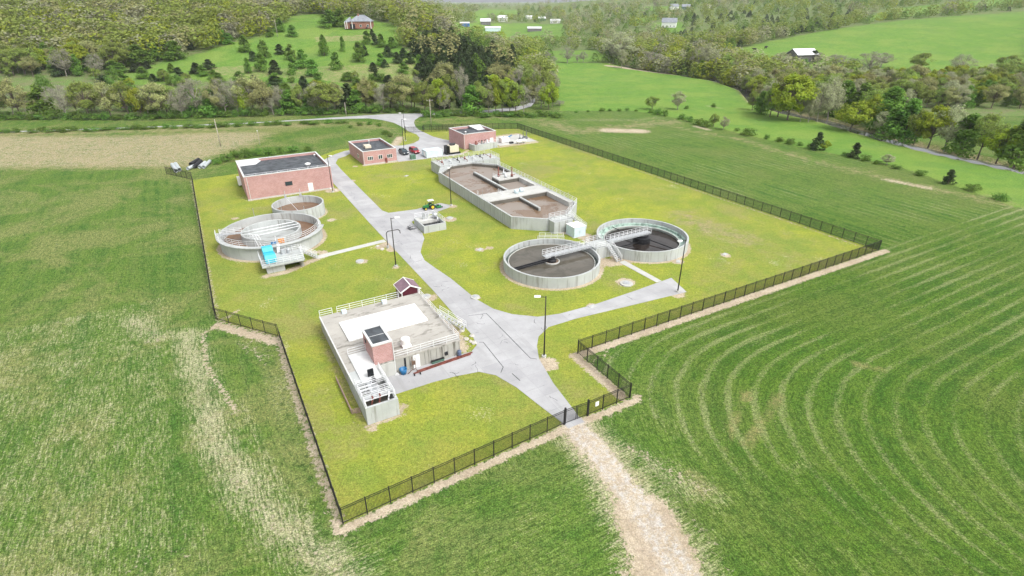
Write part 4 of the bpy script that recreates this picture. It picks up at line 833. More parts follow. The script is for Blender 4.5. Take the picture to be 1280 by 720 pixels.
for pts in (((69.1, 59.5), (69.1, 98.0)), ((57.9, 51.6), (62.4, 51.6), (62.4, 53.9), (69.1, 59.4)), ((57.9, 51.6), (57.9, 53.9), (62.3, 53.9)), ((54.2, 104.2), (54.2, 110.7), (73, 110.7), (73, 104.2), (64.5, 104.2))): nb().rails(pts, HB, 1.07, 3, 1.7, .026).build('guard_rail', 'rail', e)
for i, (u_, v_) in enumerate(((60.6, 72.5), (62.2, 72.9))):
    b_ = nb(); b_.lathe((u_, v_, HB), [(.55, 0), (.55, .75), (.4, .9), (0, .95)], 18); b_.build('mixer_motor', 'paleblue', e, True)
for i, (u_, v_, m_) in enumerate(((63.5, 87.0, 'red'), (65.6, 88.0, 'galv'), (66.6, 85.3, 'red'), (64.6, 85.2, 'galv'))):
    b_ = nb(); b_.lathe((u_, v_, HB), [(.32, 0), (.3, .7), (.15, .8), (.12, 1.6 if m_ == 'galv' else 2.6), (0, 1.7 if m_ == 'galv' else 2.7)], 12); b_.path([(u_, v_, HB+.4), (u_+.9, v_, HB+.4)], .09); b_.build('pump', m_, e, True)
rr = random.Random(5)
for k in range(7):
    u_ = 55.4+k*2.5; b_ = nb(); b_.path([(u_, 105, HB), (u_, 105, HB+.55), (u_, 109.4, HB+.55), (u_, 109.4, HB)], .09); b_.lathe((u_+.6, 107+rr.uniform(-1, 1), HB), [(.25, 0), (.25, .4), (.12, .5), (.12, .9), (0, 1)], 12); b_.build('pipe', ['red', 'galv', 'bronze'][k % 3], e, True)
for pts in (((57, 72.9), (57, 75)), ((62.2, 84.2), (62.2, 87.6)), ((51.8, 75.4), (51.8, 76))): nb().rails(pts, HB, 1.0, 3, 1, .025).build('guard_rail', 'rail', e)
for (u_, v_) in ((52.5, 74.5), (56.8, 104.3), (52.4, 96.0), (68.5, 62)): nb().tube((u_, v_, HB), (u_, v_, HB+1.9), .035, 6).build('light_stub', 'galv', e)
e, nb = thing('metal_stair', 63.5, 52, 'grey stair with railings at the near right end of the big basin', 'stair'); stair(nb, e, (65.6, 50.6), (62.9, 53.0), .1, 2.7, .95, 9)
# ------------------------------------------------------------------ digester (left) and small ring tank
dc = digc; HD = 2.7
e, nb = thing('digester_tank', *dc, 'large round concrete tank with a smaller ring wall inside and walkway on its rim', 'tank')
nb().ring(dc, 9.35, 9.75, 0, HD, 128).build('tank_wall', 'conc', e)
b_ = nb(); b_.ring(dc, 9.3, 10.3, HD-.14, HD+.02, 96, R(165), R(345)); b_.build('rim_walkway', 'conc', e)
nb().ring(dc, 5.4, 5.75, .3, HD-.1, 96).build('inner_ring_wall', 'conc', e); nb().ring(dc, 5.74, 9.36, .3, 1.0, 96).build('sludge_surface', 'brownw', e)
nb().disc(dc, 5.41, .5, 64).build('inner_floor', 'conc', e)
b_ = nb(); P = [(dc[0]+9.35*math.cos(R(t)), dc[1]+9.35*math.sin(R(t))) for t in range(175, 346, 10)]; b_.rails(P, HD+.02, 1.07, 3, 1.7, .026); b_.build('guard_rail', 'rail', e)
b_ = nb(); P = [(dc[0]+10.2*math.cos(R(t)), dc[1]+10.2*math.sin(R(t))) for t in range(170, 206, 9)]; b_.rails(P, HD+.02, 1.07, 3, 1.7, .026); b_.build('guard_rail', 'rail', e)
b_ = nb(); t0 = R(172); p0 = (dc[0]+9.5*math.cos(t0), dc[1]+9.5*math.sin(t0)); b_.bar((*p0, HD), (dc[0]-5.4, dc[1]+.6, HD), .9, .1); b_.build('access_bridge', 'galv', e)
b_ = nb(); b_.rails([(p0[0], p0[1]+.4), (dc[0]-5.4, dc[1]+1.0)], HD+.05, 1.0, 3, 1.4, .025); b_.rails([(p0[0], p0[1]-.4), (dc[0]-5.4, dc[1]+.2)], HD+.05, 1.0, 3, 1.4, .025); b_.build('bridge_rail', 'rail', e)
for k, (a, b2) in enumerate((((-5.3, 1.2), (5.2, 2.4)), ((-5.5, -.5), (5.4, .6)), ((-4.8, -2.6), (5.3, -.8)))):
    nb().tube((dc[0]+a[0], dc[1]+a[1], HD-.15), (dc[0]+b2[0], dc[1]+b2[1], HD-.15), .09, 8).build('air_pipe', 'rail', e, True)
b_ = nb()
for k in range(3): b_.path([(dc[0]-4.9+k*.5, dc[1]-3.1-k*.2, HD), (dc[0]-4.6+k*.5, dc[1]-3.6-k*.2, HD+.9), (dc[0]-3.9+k*.5, dc[1]-4.2-k*.2, HD+.9), (dc[0]-3.2+k*.5, dc[1]-5.0-k*.2, 1.2)], .05)
b_.build('ladder_hoops', 'rail', e)
for (du, dv) in ((-2.0, 9.2), (7.8, 5.4), (3.6, 8.8)): nb().tube((dc[0]+du, dc[1]+dv, HD), (dc[0]+du, dc[1]+dv, HD+1.9), .05, 8).build('light_stub', 'galv', e)
nb().tube((dc[0]-.3, dc[1]-8.8, 1.0), (dc[0]-.3, dc[1]-8.8, HD+1.6), .06).build('gauge_pole', 'rail', e)
b_ = nb(); b_.box(dc[0]+.1, dc[0]+1.2, dc[1]-9.2, dc[1]-8.4, HD+.03, HD+.75); b_.build('orange_motor', 'orange', e, bevel=.08)
b_ = nb(); b_.box(dc[0]-1.3, dc[0]-.3, dc[1]-9.3, dc[1]-9.05, HD+.2, HD+.6); b_.build('blue_motor', 'blueb', e)
e, nb = thing('ring_tank', *smc, 'smaller round open concrete tank of brown water behind the larger one', 'tank')
nb().ring(smc, 5.35, 5.7, 0, HD, 96).build('tank_wall', 'conc', e); nb().disc(smc, 5.36, 1.1).build('water', 'brownw', e)
for du, dv in ((-1.8, 5.4), (1.6, 5.2)): b_ = nb(); b_.tube((smc[0]+du, smc[1]+dv, HD), (smc[0]+du, smc[1]+dv, HD+1.7), .07); b_.box(smc[0]+du-.25, smc[0]+du+.25, smc[1]+dv-.3, smc[1]+dv+.1, HD, HD+.5); b_.build('mixer_mast', 'galv', e)
b_ = nb(); b_.tube((smc[0]-1.8, smc[1]+5.2, HD+.2), (smc[0]-.9, smc[1]-5.2, HD-.1), .04, 6); b_.build('cable', 'rail', e)
e, nb = thing('headworks_platform', 1.4, 60.3, 'raised concrete platform with railings in front of the large round tank', 'platform')
nb().box(1.2, 8.6, 60.3, 65.6, 1.5, 1.85).build('deck', 'conc', e); nb().box(1.9, 5.0, 61.1, 65, 0, 1.5).build('pit_wall', 'conc', e); b_ = nb(); b_.box(7.8, 8.4, 61.3, 65, 0, 1.5); b_.box(5.0, 7.8, 63.5, 64, 0, 1.5); b_.build('support_wall', 'conc_stain', e)
b_ = nb(); b_.rails([(1.3, 65.4), (1.3, 60.4), (8.5, 60.4), (8.5, 64.0)], 1.85, 1.07, 3, 1.3, .028); b_.build('guard_rail', 'rail', e)
b_ = nb(); b_.rails([(5.0, 65.4), (8.5, 65.4)], 1.85, 1.07, 3, 1.3, .028); b_.bar((4.8, 65.5, 1.9), (5.2, 67.4, 2.9), .5, .06); b_.build('guard_rail', 'rail', e)
b_ = nb(); b_.lathe((6.5, 64.5, 1.85), [(.35, 0), (.35, .8), (.2, .95), (0, 1)], 14); b_.box(5.2, 6.0, 64.2, 65, 1.85, 2.7); b_.build('screen_motor', 'galv', e)
e, nb = thing('rotary_screen', 2.6, 63, 'bright blue stepped cover over machinery on the concrete platform', 'machine')
def hood(b_, u0, u1, v0, v1, z0, z1, k):
    b_.add([(u0, v0, z0), (u1, v0, z0), (u1, v1, z0), (u0, v1, z0), (u0, v0, z1-k*1.3), (u1, v0, z1-k*1.3), (u1, v0+k, z1), (u0, v0+k, z1), (u1, v1-k, z1), (u0, v1-k, z1), (u1, v1, z1-k), (u0, v1, z1-k)],
           [(0, 3, 2, 1), (0, 1, 5, 4), (4, 5, 6, 7), (7, 6, 8, 9), (9, 8, 10, 11), (11, 10, 2, 3), (1, 2, 10, 8, 6, 5), (0, 4, 7, 9, 11, 3)])
b_ = nb(); hood(b_, 2.0, 3.9, 60.9, 63.0, 1.95, 3.4, .45); b_.build('front_hood', 'blue', e, bevel=.04); b_ = nb(); hood(b_, 2.0, 3.8, 63.02, 65.0, 1.95, 4.1, .5); b_.build('rear_hood', 'blue', e, bevel=.04)
b_ = nb(); b_.box(2.1, 3.8, 61.0, 64.9, 1.86, 1.95); b_.build('skid', 'black', e)
e, nb = thing('metal_stair', 10, 64.4, 'grey metal stair from the concrete platform down to the left footpath', 'stair'); stair(nb, e, (11.3, 63.9), (8.7, 64.7), .1, 1.8, .9, 7)
# ------------------------------------------------------------------ pump pit by the tractor
e, nb = thing('pump_pit', 33.9, 65.4, 'small square open concrete pump pit beside the drive near the tractor', 'pit')
g, inn = wallpath(nb, [(33.9, 65.4), (39.0, 65.4), (39.0, 71.4), (33.9, 71.4)], .3, 0, 1.6); g.build('pit_wall', 'conc', e); nb().box(34.2, 38.7, 65.7, 68.6, 0, .9).build('pit_floor', 'dark', e)
nb().box(34.2, 38.7, 68.6, 71.1, 0, 1.55).build('deck', 'conc_lt', e); nb().rails([(34.1, 71.3), (38.9, 71.3), (38.9, 65.6)], 1.6, 1.0, 3, 1.4, .025).build('guard_rail', 'rail', e)
b_ = nb(); b_.lathe((38.0, 69.2, 1.56), [(.6, 0), (.6, 1.0), (.45, 1.25), (0, 1.3)], 18); b_.path([(38, 69.2, 2.2), (38, 67.6, 2.2), (38, 67.6, 1)], .12); b_.build('pump', 'galv', e, True)
b_ = nb(); b_.box(35.3, 35.9, 69.6, 69.9, 1.56, 3.0); b_.box(36.3, 36.5, 69.6, 69.8, 1.56, 2.7); b_.build('control_panel', 'galv', e)
e, nb = thing('scrap_bundle', 32.3, 69.5, 'dark bundle of metal scrap on the drive beside the square pump pit', 'scrap')
b_ = nb(); rr = random.Random(9)
for k in range(9): a = rr.uniform(0, 3.1); L = rr.uniform(.4, 1.1); u_, v_ = 32.3+rr.uniform(-.5, .5), 69.3+rr.uniform(-.5, .5); b_.bar((u_-L*math.cos(a), v_-L*math.sin(a), .08+.05*k), (u_+L*math.cos(a), v_+L*math.sin(a), .12+.05*k), .12, .06)
b_.build('scrap_metal', simple('scrap_grey', (.12, .12, .13), .5, .4), e)
# ------------------------------------------------------------------ tractor
def tractor():
    e, nb = thing('tractor', 40.9, 79.6, 'green tractor with yellow wheels and white canopy pulling a mower on the concrete spur', 'tractor'); e.scale = (.84,)*3
    c = (40.9, 79.6)
    def X(a, b_): return c[0]-a, c[1]+b_       # a forward (-u)
    b_ = nb(); b_.add([(c[0]-2.0, c[1]-.38, .65), (c[0]-2.0, c[1]+.38, .65), (c[0]-2.0, c[1]-.33, 1.2), (c[0]-2.0, c[1]+.33, 1.2), (c[0]-.3, c[1]-.38, .6), (c[0]-.3, c[1]+.38, .6), (c[0]-.3, c[1]-.36, 1.45), (c[0]-.3, c[1]+.36, 1.45)], [(0, 1, 3, 2), (4, 6, 7, 5), (0, 2, 6, 4), (1, 5, 7, 3), (2, 3, 7, 6), (0, 4, 5, 1)]); b_.build('hood', 'tgreen', e, bevel=.06)
    b_ = nb(); b_.box(c[0]-1.9, c[0]+1.0, c[1]-.25, c[1]+.25, .45, .7); b_.box(c[0]-.3, c[0]+.9, c[1]-.55, c[1]+.55, .7, .85); b_.build('chassis', 'black', e)
    for s in (-1, 1):
        for a, r_, w_, z in ((-1.5, .42, .26, .42), (.55, .72, .38, .72)):
            t = nb(); t.tube((c[0]+a, c[1]+s*.62, z), (c[0]+a, c[1]+s*(.62+w_), z), r_, 24); w = t.build('wheel', 'tyre', e); y0, y1 = sorted((c[1]+s*.60, c[1]+s*(.64+w_))); nb().tube((c[0]+a, y0, z), (c[0]+a, y1, z), r_*.6, 16).build('rim', 'tyellow', w)
        b_ = nb(); b_.add([(c[0]-.25, c[1]+s*.5, 1.2), (c[0]-.25, c[1]+s*1.0, 1.2), (c[0]+.15, c[1]+s*.5, 1.55), (c[0]+.15, c[1]+s*1.0, 1.55), (c[0]+1.0, c[1]+s*.5, 1.55), (c[0]+1.0, c[1]+s*1.0, 1.55), (c[0]+1.3, c[1]+s*.5, 1.1), (c[0]+1.3, c[1]+s*1.0, 1.1)], [(0, 1, 3, 2), (2, 3, 5, 4), (4, 5, 7, 6)]); b_.build('fender', 'tgreen', e)
    b_ = nb(); b_.box(c[0]+.3, c[0]+.85, c[1]-.28, c[1]+.28, .95, 1.15); b_.box(c[0]+.8, c[0]+.92, c[1]-.28, c[1]+.28, 1.15, 1.65); b_.build('seat', 'tyellow', e, bevel=.04)
    b_ = nb()
    for s in (-1, 1): b_.bar((c[0]+1.05, c[1]+s*.5, .8), (c[0]+.95, c[1]+s*.5, 2.45), .08); b_.bar((c[0]-.3, c[1]+s*.4, 1.4), (c[0]-.15, c[1]+s*.5, 2.45), .06)
    b_.bar((c[0]-.3, c[1], 1.35), (c[0]+.05, c[1], 1.6), .05); b_.tube((c[0]-1.1, c[1]+.15, 1.3), (c[0]-1.1, c[1]+.15, 1.95), .05); b_.build('roll_frame', 'black', e)
    nb().ring((c[0]+.05, c[1]), .15, .2, 1.6, 1.64, 16).build('steering_wheel', 'black', e)
    nb().box(c[0]-.5, c[0]+1.2, c[1]-.68, c[1]+.68, 2.45, 2.58).build('canopy', 'white', e, bevel=.06)
    b_ = nb(); b_.box(c[0]+1.7, c[0]+3.3, c[1]-1.1, c[1]+1.1, .3, .5); b_.box(c[0]+1.9, c[0]+3.1, c[1]-.9, c[1]+.9, .5, .6); b_.bar((c[0]+1.0, c[1]-.3, .6), (c[0]+2.2, c[1], .7), .08); b_.bar((c[0]+1.0, c[1]+.3, .6), (c[0]+2.2, c[1], .7), .08); mw = b_.build('mower_deck', 'tgreen', e, bevel=.05)
    b_ = nb(); b_.lathe((c[0]+2.5, c[1], .6), [(.3, 0), (.3, .25), (0, .35)], 12); b_.bar((c[0]+2.2, c[1]-.5, .65), (c[0]+2.2, c[1]-.2, 1.1), .06); b_.bar((c[0]+2.2, c[1]+.5, .65), (c[0]+2.2, c[1]+.2, 1.1), .06); b_.build('gearbox', 'black', mw)
    for s in (-1, 1): nb().tube((c[0]+3.45, c[1]+s*.7, .22), (c[0]+3.45, c[1]+s*.55, .22), .22, 14).build('mower_wheel', 'tyre', mw)
tractor()
# ------------------------------------------------------------------ cars, container, generator, cabinet
def car(u, v, rot, paint, label, suv):
    e = emp('parked_car', (*W(u, v), .034), A0+rot, label, 'car')
    L, w, h = 4.7, 1.85, (1.75 if suv else 1.6)
    prof = [(-L/2, .45), (-L/2, .95), (-L/2+.15, 1.05), (-L/2+.35, 1.1)] ; 
    lower = [(-L/2, .35), (-L/2-.02, .9), (-L/2+.2, 1.05), (L/2-1.25, 1.05), (L/2-.25, .9), (L/2, .7), (L/2, .35)]
    b_ = B(); n_ = len(lower); vs = [(a, s*w/2*(1 if z < 1 else .96), z) for s in (-1, 1) for a, z in lower]; b_.add(vs, [tuple(range(n_)), tuple(reversed(range(n_, 2*n_)))]+[(i, i+n_, (i+1) % n_+n_, (i+1) % n_) for i in range(n_)]); body = b_.build('body', paint, e, bevel=.06)
    rear = -L/2+.1 if suv else -L/2+.55
    cab = [(rear, 1.05), (rear+.25, h-.06), (.45, h-.06), (1.25, 1.05)]
    b_ = B(); n_ = 4; vs = [(a, s*w/2*(.95 if z < 1.2 else .78), z) for s in (-1, 1) for a, z in cab]; b_.add(vs, [tuple(range(n_)), tuple(reversed(range(n_, 2*n_)))]+[(i, i+n_, (i+1) % n_+n_, (i+1) % n_) for i in range(n_)]); b_.build('windows', 'glass', e)
    B().box(rear+.2, .5, -w*.385, w*.385, h-.06, h).build('roof', paint, e, bevel=.03)
    b_ = B()
    for s in (-1, 1):
        for (a0, a1) in ((1.25, .47), (-.5, -.5), (rear, rear+.25)): b_.bar((a0, s*w/2*.955, 1.05), (a1, s*w/2*.79, h-.05), .09)
    b_.build('pillars', paint, e)
    for s in (-1, 1):
        for a in (-1.4, 1.42):
            y0, y1 = sorted((s*(w/2-.2), s*(w/2+.02))); wh = B().tube((a, y0, .34), (a, y1, .34), .34, 20).build('wheel', 'tyre', e); y0, y1 = sorted((s*(w/2), s*(w/2+.03))); B().tube((a, y0, .34), (a, y1, .34), .2, 14).build('rim', 'galv', wh)
        B().box(L/2-.12, L/2+.012, s*.62-.2, s*.62+.2, .68, .84).build('headlight', 'white', e); B().box(-L/2-.03, -L/2+.06, s*.7-.12, s*.7+.12, .8, 1.0).build('tail_light', 'red', e)
    B().box(L/2-.02, L/2+.02, -.4, .4, .42, .66).build('grille', 'black', e); B().box(L/2-.0, L/2+.06, -.88, .88, .36, .5).build('bumper', 'black' if suv else paint, e)
car(53.6, 133.6, R(-88), 'carblk', 'dark blue grey car parked beside the small brick office building', False)
car(57.2, 133.2, R(-84), 'carred', 'red sport utility car parked right of the dark car', True)
e, nb = thing('storage_container', 58.0, 124.7, 'long low pale blue storage box beside the generator', 'container')
nb().box(58.0, 63.6, 124.7, 128.6, .2, 2.15).build('body', 'paleblue', e, bevel=.05)
b_ = nb()
for k in range(4): u_ = 58.2+k*1.72; b_.box(u_, u_+.1, 124.63, 124.7, .25, 2.1)
b_.box(57.95, 63.65, 124.62, 124.7, .1, .25); b_.build('ribs', 'trim', e); nb().box(58.15, 63.45, 124.85, 128.45, .03, .2).build('skid', 'black', e); nb().box(57.94, 58.0, 125.4, 126.9, .3, 1.9).build('door', 'white', e)
e, nb = thing('generator', 65.3, 125, 'beige standby generator with black louvred end and roof silencers', 'generator')
nb().box(65.2, 69.9, 124.95, 127.7, .04, .65).build('fuel_tank', 'black', e); nb().box(66.3, 69.4, 125.1, 127.5, .65, 2.75).build('enclosure', 'beige', e, bevel=.05)
b_ = nb()
for k in range(3): b_.box(65.2+k*.32, 65.36+k*.32, 125.05, 127.55, .65, 2.75)
b_.build('louvres', 'black', e); b_ = nb(); b_.tube((66.9, 126.8, 3.0), (68.9, 126.8, 3.0), .25, 14); b_.tube((66.7, 125.8, 3.0), (68.3, 125.8, 3.0), .25, 14); b_.box(67.2, 67.4, 125.6, 127.0, 2.75, 2.95); b_.box(68.0, 68.2, 125.6, 127, 2.75, 2.95); b_.build('silencer', 'black', e)
e, nb = thing('transformer_cabinet', 53.2, 125.2, 'small grey green transformer cabinet on the grass in front of the cars', 'cabinet')
nb().box(53.0, 54.6, 125.0, 126.3, .1, 1.5).build('housing', 'ggreen', e, bevel=.04); nb().box(52.8, 54.8, 124.8, 126.5, 0, .1).build('pad', 'conc_lt', e); nb().box(53.78, 53.82, 124.97, 125.0, .2, 1.4).build('door_seam', 'black', e)
# pad things
e, nb = thing('propane_tank', 92, 127.5, 'white horizontal gas tank lying near the edge of the equipment pad', 'tank')
b_ = nb(); pr = [(0, -2.1), (.35, -2.0), (.5, -1.8), (.52, -1.5), (.52, 1.5), (.5, 1.8), (.35, 2.0), (0, 2.1)]; q_ = B(); q_.lathe((0, 0, 0), pr, 20); b_.add([(94.2+z_, 127.6+x_, .95+y_) for x_, y_, z_ in q_.v], q_.f); b_.build('tank_shell', 'white', e, True)
b_ = nb(); b_.box(92.8, 93.0, 127.25, 127.95, 0, .6); b_.box(95.4, 95.6, 127.25, 127.95, 0, .6); b_.build('saddle', 'conc_lt', e); nb().lathe((94.2, 127.6, 1.4), [(.15, 0), (.15, .25), (0, .3)], 12).build('valve_dome', 'galv', e)
e, nb = thing('chemical_tote', 89, 131.5, 'white tank on the equipment pad beside the rear brick building', 'tank')
nb().box(88.4, 91.4, 131.0, 133.4, .15, 1.8).build('tank_body', 'white', e, bevel=.15); nb().lathe((89.9, 132.2, 1.8), [(.3, 0), (.3, .12), (0, .14)], 16).build('lid', 'blueb', e)
e, nb = thing('valve_assembly', 97.5, 132.5, 'cluster of grey pipes and valves at the right of the equipment pad', 'valves')
b_ = nb(); b_.path([(95.8, 132, .5), (99.6, 132.4, .5), (99.6, 135, .5)], .28, 10)
for k in range(3): b_.lathe((96.4+k*1.4, 132.2+.1*k, .5), [(.35, 0), (.35, .5), (.15, .6), (.12, 1.5+.5*k), (.3, 1.52+.5*k), (0, 1.6+.5*k)], 12)
b_.build('pipework', simple('dark_grey_pipe', (.18, .19, .20), .5), e, True); b_ = nb(); b_.path([(92.5, 135.5, .3), (96, 137.5, .9)], .22, 10); b_.build('blue_pipe', 'blueb', e, True)
e, nb = thing('black_case', 90.9, 129.3, 'small black box on the ground before the white tank on the pad', 'box'); nb().box(90.6, 92.0, 128.9, 129.8, .03, .55).build('case_body', 'black', e, bevel=.05); nb().box(90.7, 91.9, 129.0, 129.7, .55, .62).build('lid', 'dark', e)
# ------------------------------------------------------------------ lamp posts
def lamp_post():
    e = emp('lamp_post', (0, 0, 0), 0); B().tube((0, 0, .25), (0, 0, 9.6), .11, 10, .07).build('pole', 'bronze', e, True); B().lathe((0, 0, 0), [(.32, 0), (.32, .28), (0, .3)], 16).build('footing', 'conc_lt', e)
    a = B(); a.bar((0, 0, 9.45), (-.9, 0, 9.55), .07); a.build('arm', 'bronze', e); B().add([(-.7, -.2, 9.5), (-.7, .2, 9.5), (-1.55, .22, 9.5), (-1.55, -.22, 9.5), (-.7, -.15, 9.66), (-.7, .15, 9.66), (-1.5, .18, 9.66), (-1.5, -.18, 9.66)], [(0, 1, 2, 3), (7, 6, 5, 4), (0, 4, 5, 1), (1, 5, 6, 2), (2, 6, 7, 3), (3, 7, 4, 0)]).build('lamp_head', 'white', e)
    return e
lp = lamp_post(); first = True
for px_, py_, rot, lb in ((495, 333, 200, 'dark lamp post left of the drive beside the pipe goosenecks'), (680, 446, 0, 'dark lamp post on bare ground right of the drive junction near the front gate'), (847, 365, 20, 'dark lamp post at the far end of the pavement spur by the clarifiers'),
                          (564, 257, 90, 'dark lamp post behind the tractor in front of the big basin'), (416, 240, 150, 'dark lamp post at the right corner of the largest brick building'), (505, 186, 200, 'front one of two dark lamp posts near the parked cars and far gate'), (507, 176, 10, 'rear one of two dark lamp posts, close to the far gate')):
    o = lp if first else copy_tree(lp); first = False; o.location = (*G(px_, py_), 0); o.rotation_euler = (0, 0, R(rot)); tag(o, lb, 'lamp post', 'lamp posts of the plant')
# gooseneck pipes and loading arm near the lamp post
e, nb = thing('gooseneck_pipe', *GL(485, 310), 'dark inverted U shaped fill pipe arching over the drive edge', 'pipe')
pu, pv = GL(485, 310); qu, qv = GL(497, 306.0)
b_ = nb(); b_.path([(pu, pv, 0), (pu, pv, 3.2)], .09); b_.path([(pu, pv, 3.2), (pu+.3, pv-.05, 3.55), (pu+2.2, pv-.6, 3.75), (pu+2.55, pv-.7, 3.5), (pu+2.6, pv-.7, 2.9)], .08); b_.build('pipe_arm', 'bronze', e, True)
nb().lathe((pu, pv, 0), [(.25, 0), (.25, .5), (.12, .55), (0, .6)], 12).build('valve_base', 'galv', e)
# manholes
mh = emp('manhole_ring', (0, 0, 0)); B().lathe((0, 0, 0), [(.75, 0), (.75, .2), (.45, .22), (.45, .24), (0, .25)], 28).build('ring', 'conc_lt', mh); B().lathe((0, 0, .25), [(.4, 0), (.4, .04), (0, .05)], 24).build('lid', 'galv', mh); first = True
for px_, py_, lb in ((450, 327, 'round concrete manhole in a bare patch left of the drive lamp post'), (562, 273, 'round concrete manhole on grass right of the square pump pit'), (783, 355, 'round concrete manhole beside the footpath below the clarifier platform'), (594, 372, 'small round manhole at the right edge of the main drive'), (543, 377, 'small round manhole near the maroon shed and the drive')):
    if px_ == 543: px_, py_ = 533, 371
    o = mh if first else copy_tree(mh); first = False; o.location = (*G(px_, py_), 0); tag(o, lb, 'manhole', 'concrete manholes on the lawn')
    if px_ == 783: o.scale = (1.5, 1.5, 1)
for i, (px_, py_, lb) in enumerate(((740, 383, 'small flat pale concrete cover on grass below the nearer clarifier'), (906, 318, 'pale flat stone lying alone on the right lawn'), (600, 312, 'small pale concrete cover on grass left of the nearer clarifier'), (508, 220, 'small pale stone slab on lawn between the drive and the big basin'), (848, 327, 'small pale concrete cover by the rim of the farther clarifier'))):
    gx_, gy_ = G(px_, py_); e = emp('ground_cover_slab', (gx_, gy_, 0), A0+.2*i, lb, 'slab', 'pale slabs set in the lawn'); b_ = B(); b_.box(-.6, .6, -.4, .4, 0, .1); b_.build('slab_body', 'conc_lt', e, bevel=.03); B().box(-.25, .25, -.15, .15, .1, .13).build('cover_plate', 'galv', e)
# rocks by stair
rr = random.Random(11)
def rock_mesh(seed):
    bm = bmesh.new(); bmesh.ops.create_icosphere(bm, subdivisions=2, radius=1); r_ = random.Random(seed)
    for v in bm.verts: v.co *= r_.uniform(.75, 1.15); v.co.z *= .55
    me_ = bpy.data.meshes.new('rock'); bm.to_mesh(me_); bm.free(); me_.materials.append(M['stone']); return me_
RM = [rock_mesh(i) for i in range(4)]
for k, (px_, py_) in enumerate([(583, 424), (590, 420), (578, 414), (588, 427), (566, 404), (575, 402), (592, 429), (414, 236), (420, 238), (410, 234), (478, 312), (472, 308)]):
    o = bpy.data.objects.new('rock', RM[k % 4]); col.objects.link(o); o.location = (*G(px_+rr.uniform(-1, 1), py_), .05); o.scale = (rr.uniform(.3, .55),)*3; o.rotation_euler = (0, 0, rr.uniform(0, 6)); nm = 'beside the metal stair of the concrete building' if k < 7 else ('by the lamp post at the largest brick building' if k < 10 else 'by the gooseneck pipe at the left footpath end')
    tag(o, 'pale rough rock '+nm, 'rock', 'loose rocks '+nm)
# ------------------------------------------------------------------ culvert pipes pile
def culv(p, q, r_, mat, label, z=0):
    a, b_ = G(*p), G(*q); e = emp('culvert_pipe', (*a, 0), 0, label, 'pipe', 'culvert pipes piled at the field corner')
    dx, dy = b_[0]-a[0], b_[1]-a[1]; L = math.hypot(dx, dy); n_ = 28; prof = []
    g = B(); k = int(L/.25)*2
    vs, fs = [], []
    d_ = Vector((dx/L, dy/L, 0)); s_ = Vector((-d_.y, d_.x, 0)); up = Vector((0, 0, 1)); rings = []
    for i in range(k+1):
        rr_ = r_*(1.0 if i % 2 else .93); c = d_*(L*i/k)+up*(r_+.03+z); rings.append([tuple(c+(s_*math.cos(t)+up*math.sin(t))*rr_) for t in [2*math.pi*j/n_ for j in range(n_)]])
    for i in (k, 0): rings.append([tuple(Vector(p_)*1 if False else (d_*(L*i/k)+up*(r_+.03+z)+(s_*math.cos(t)+up*math.sin(t))*r_*.86)) for t in [2*math.pi*j/n_ for j in range(n_)]])
    for rg in rings: vs += rg
    for i in range(len(rings)-1):
        for j in range(n_): fs.append((i*n_+j, i*n_+(j+1) % n_, (i+1)*n_+(j+1) % n_, (i+1)*n_+j))
    last = len(rings)-1
    for j in range(n_): fs.append((last*n_+j, last*n_+(j+1) % n_, (j+1) % n_, j))
    g.add(vs, fs); g.build('pipe_shell', mat, e, True)
M['pipegrey'] = simple('pale_galvanised_culvert', (.50, .54, .55), .5, .2, .1, 2)
culv((221, 216), (216, 208), .55, 'pipegrey', 'leftmost pale corrugated culvert pipe lying at the field edge'); culv((225, 214.5), (220, 207), .55, 'pipegrey', 'second pale corrugated culvert pipe beside the leftmost one')
culv((235, 213), (247, 208), .5, 'pipegrey', 'pale culvert pipe lying crosswise in front of the black pipes'); culv((239, 208), (249, 202), .6, 'black', 'rear black plastic culvert pipe in the pile'); culv((244, 211), (252, 204), .6, 'black', 'front black plastic culvert pipe in the pile'); culv((250, 211), (257, 205), .5, 'pipegrey', 'pale culvert pipe right of the black pipes'); culv((255, 211), (263, 203.5), .5, 'pipegrey', 'rightmost pale culvert pipe of the pile')
# ------------------------------------------------------------------ utility poles and wires
def upole(px_, py_, top, label, cross=True, mat='wood'):
    x_, y_, z_ = hit(px_, py_); Z = -y_*(sp+((top-360)/FPX)*cp)/(cp-((top-360)/FPX)*sp)+CAMH; h = max(4, min(14, Z-z_))
    e = emp('utility_pole', (x_, y_, z_), 0, label, 'utility pole', 'wooden utility poles'); B().tube((0, 0, 0), (0, 0, h), .17, 8, .11).build('pole', mat, e, True)
    if cross:
        B().bar((-1.2, 0, h-.5), (1.2, 0, h-.5), .12).build('crossarm', mat, e); b_ = B()
        for a in (-1.1, 0, 1.1): b_.tube((a, 0, h-.44), (a, 0, h-.2), .07, 8)
        b_.build('insulator', 'white', e)
    return Vector((x_, y_, z_+h-.3))
tops = [upole(276, 183, 149, 'pale leaning wooden pole standing in the dirt yard above the culvert pipes', False), upole(539, 156, 124, 'wooden utility pole with crossarm standing on the verge right of the far gate'), upole(433, 145, 128, 'wooden utility pole at the bend of the country road behind the small brick building', False),
        upole(347, 46, 24, 'utility pole on the hillside meadow at the forest edge', False), upole(500, 37, 22, 'utility pole right of the brick house on the hill')]
e = emp('yard_post', (*G(325, 181), 0), 0, 'thin post with a white cap at the edge of the dirt yard', 'post'); B().tube((0, 0, 0), (0, 0, 4.6), .06, 6).build('post_shaft', 'wood', e); B().lathe((0, 0, 4.6), [(.14, 0), (.14, .3), (0, .35)], 8).build('cap', 'white', e)
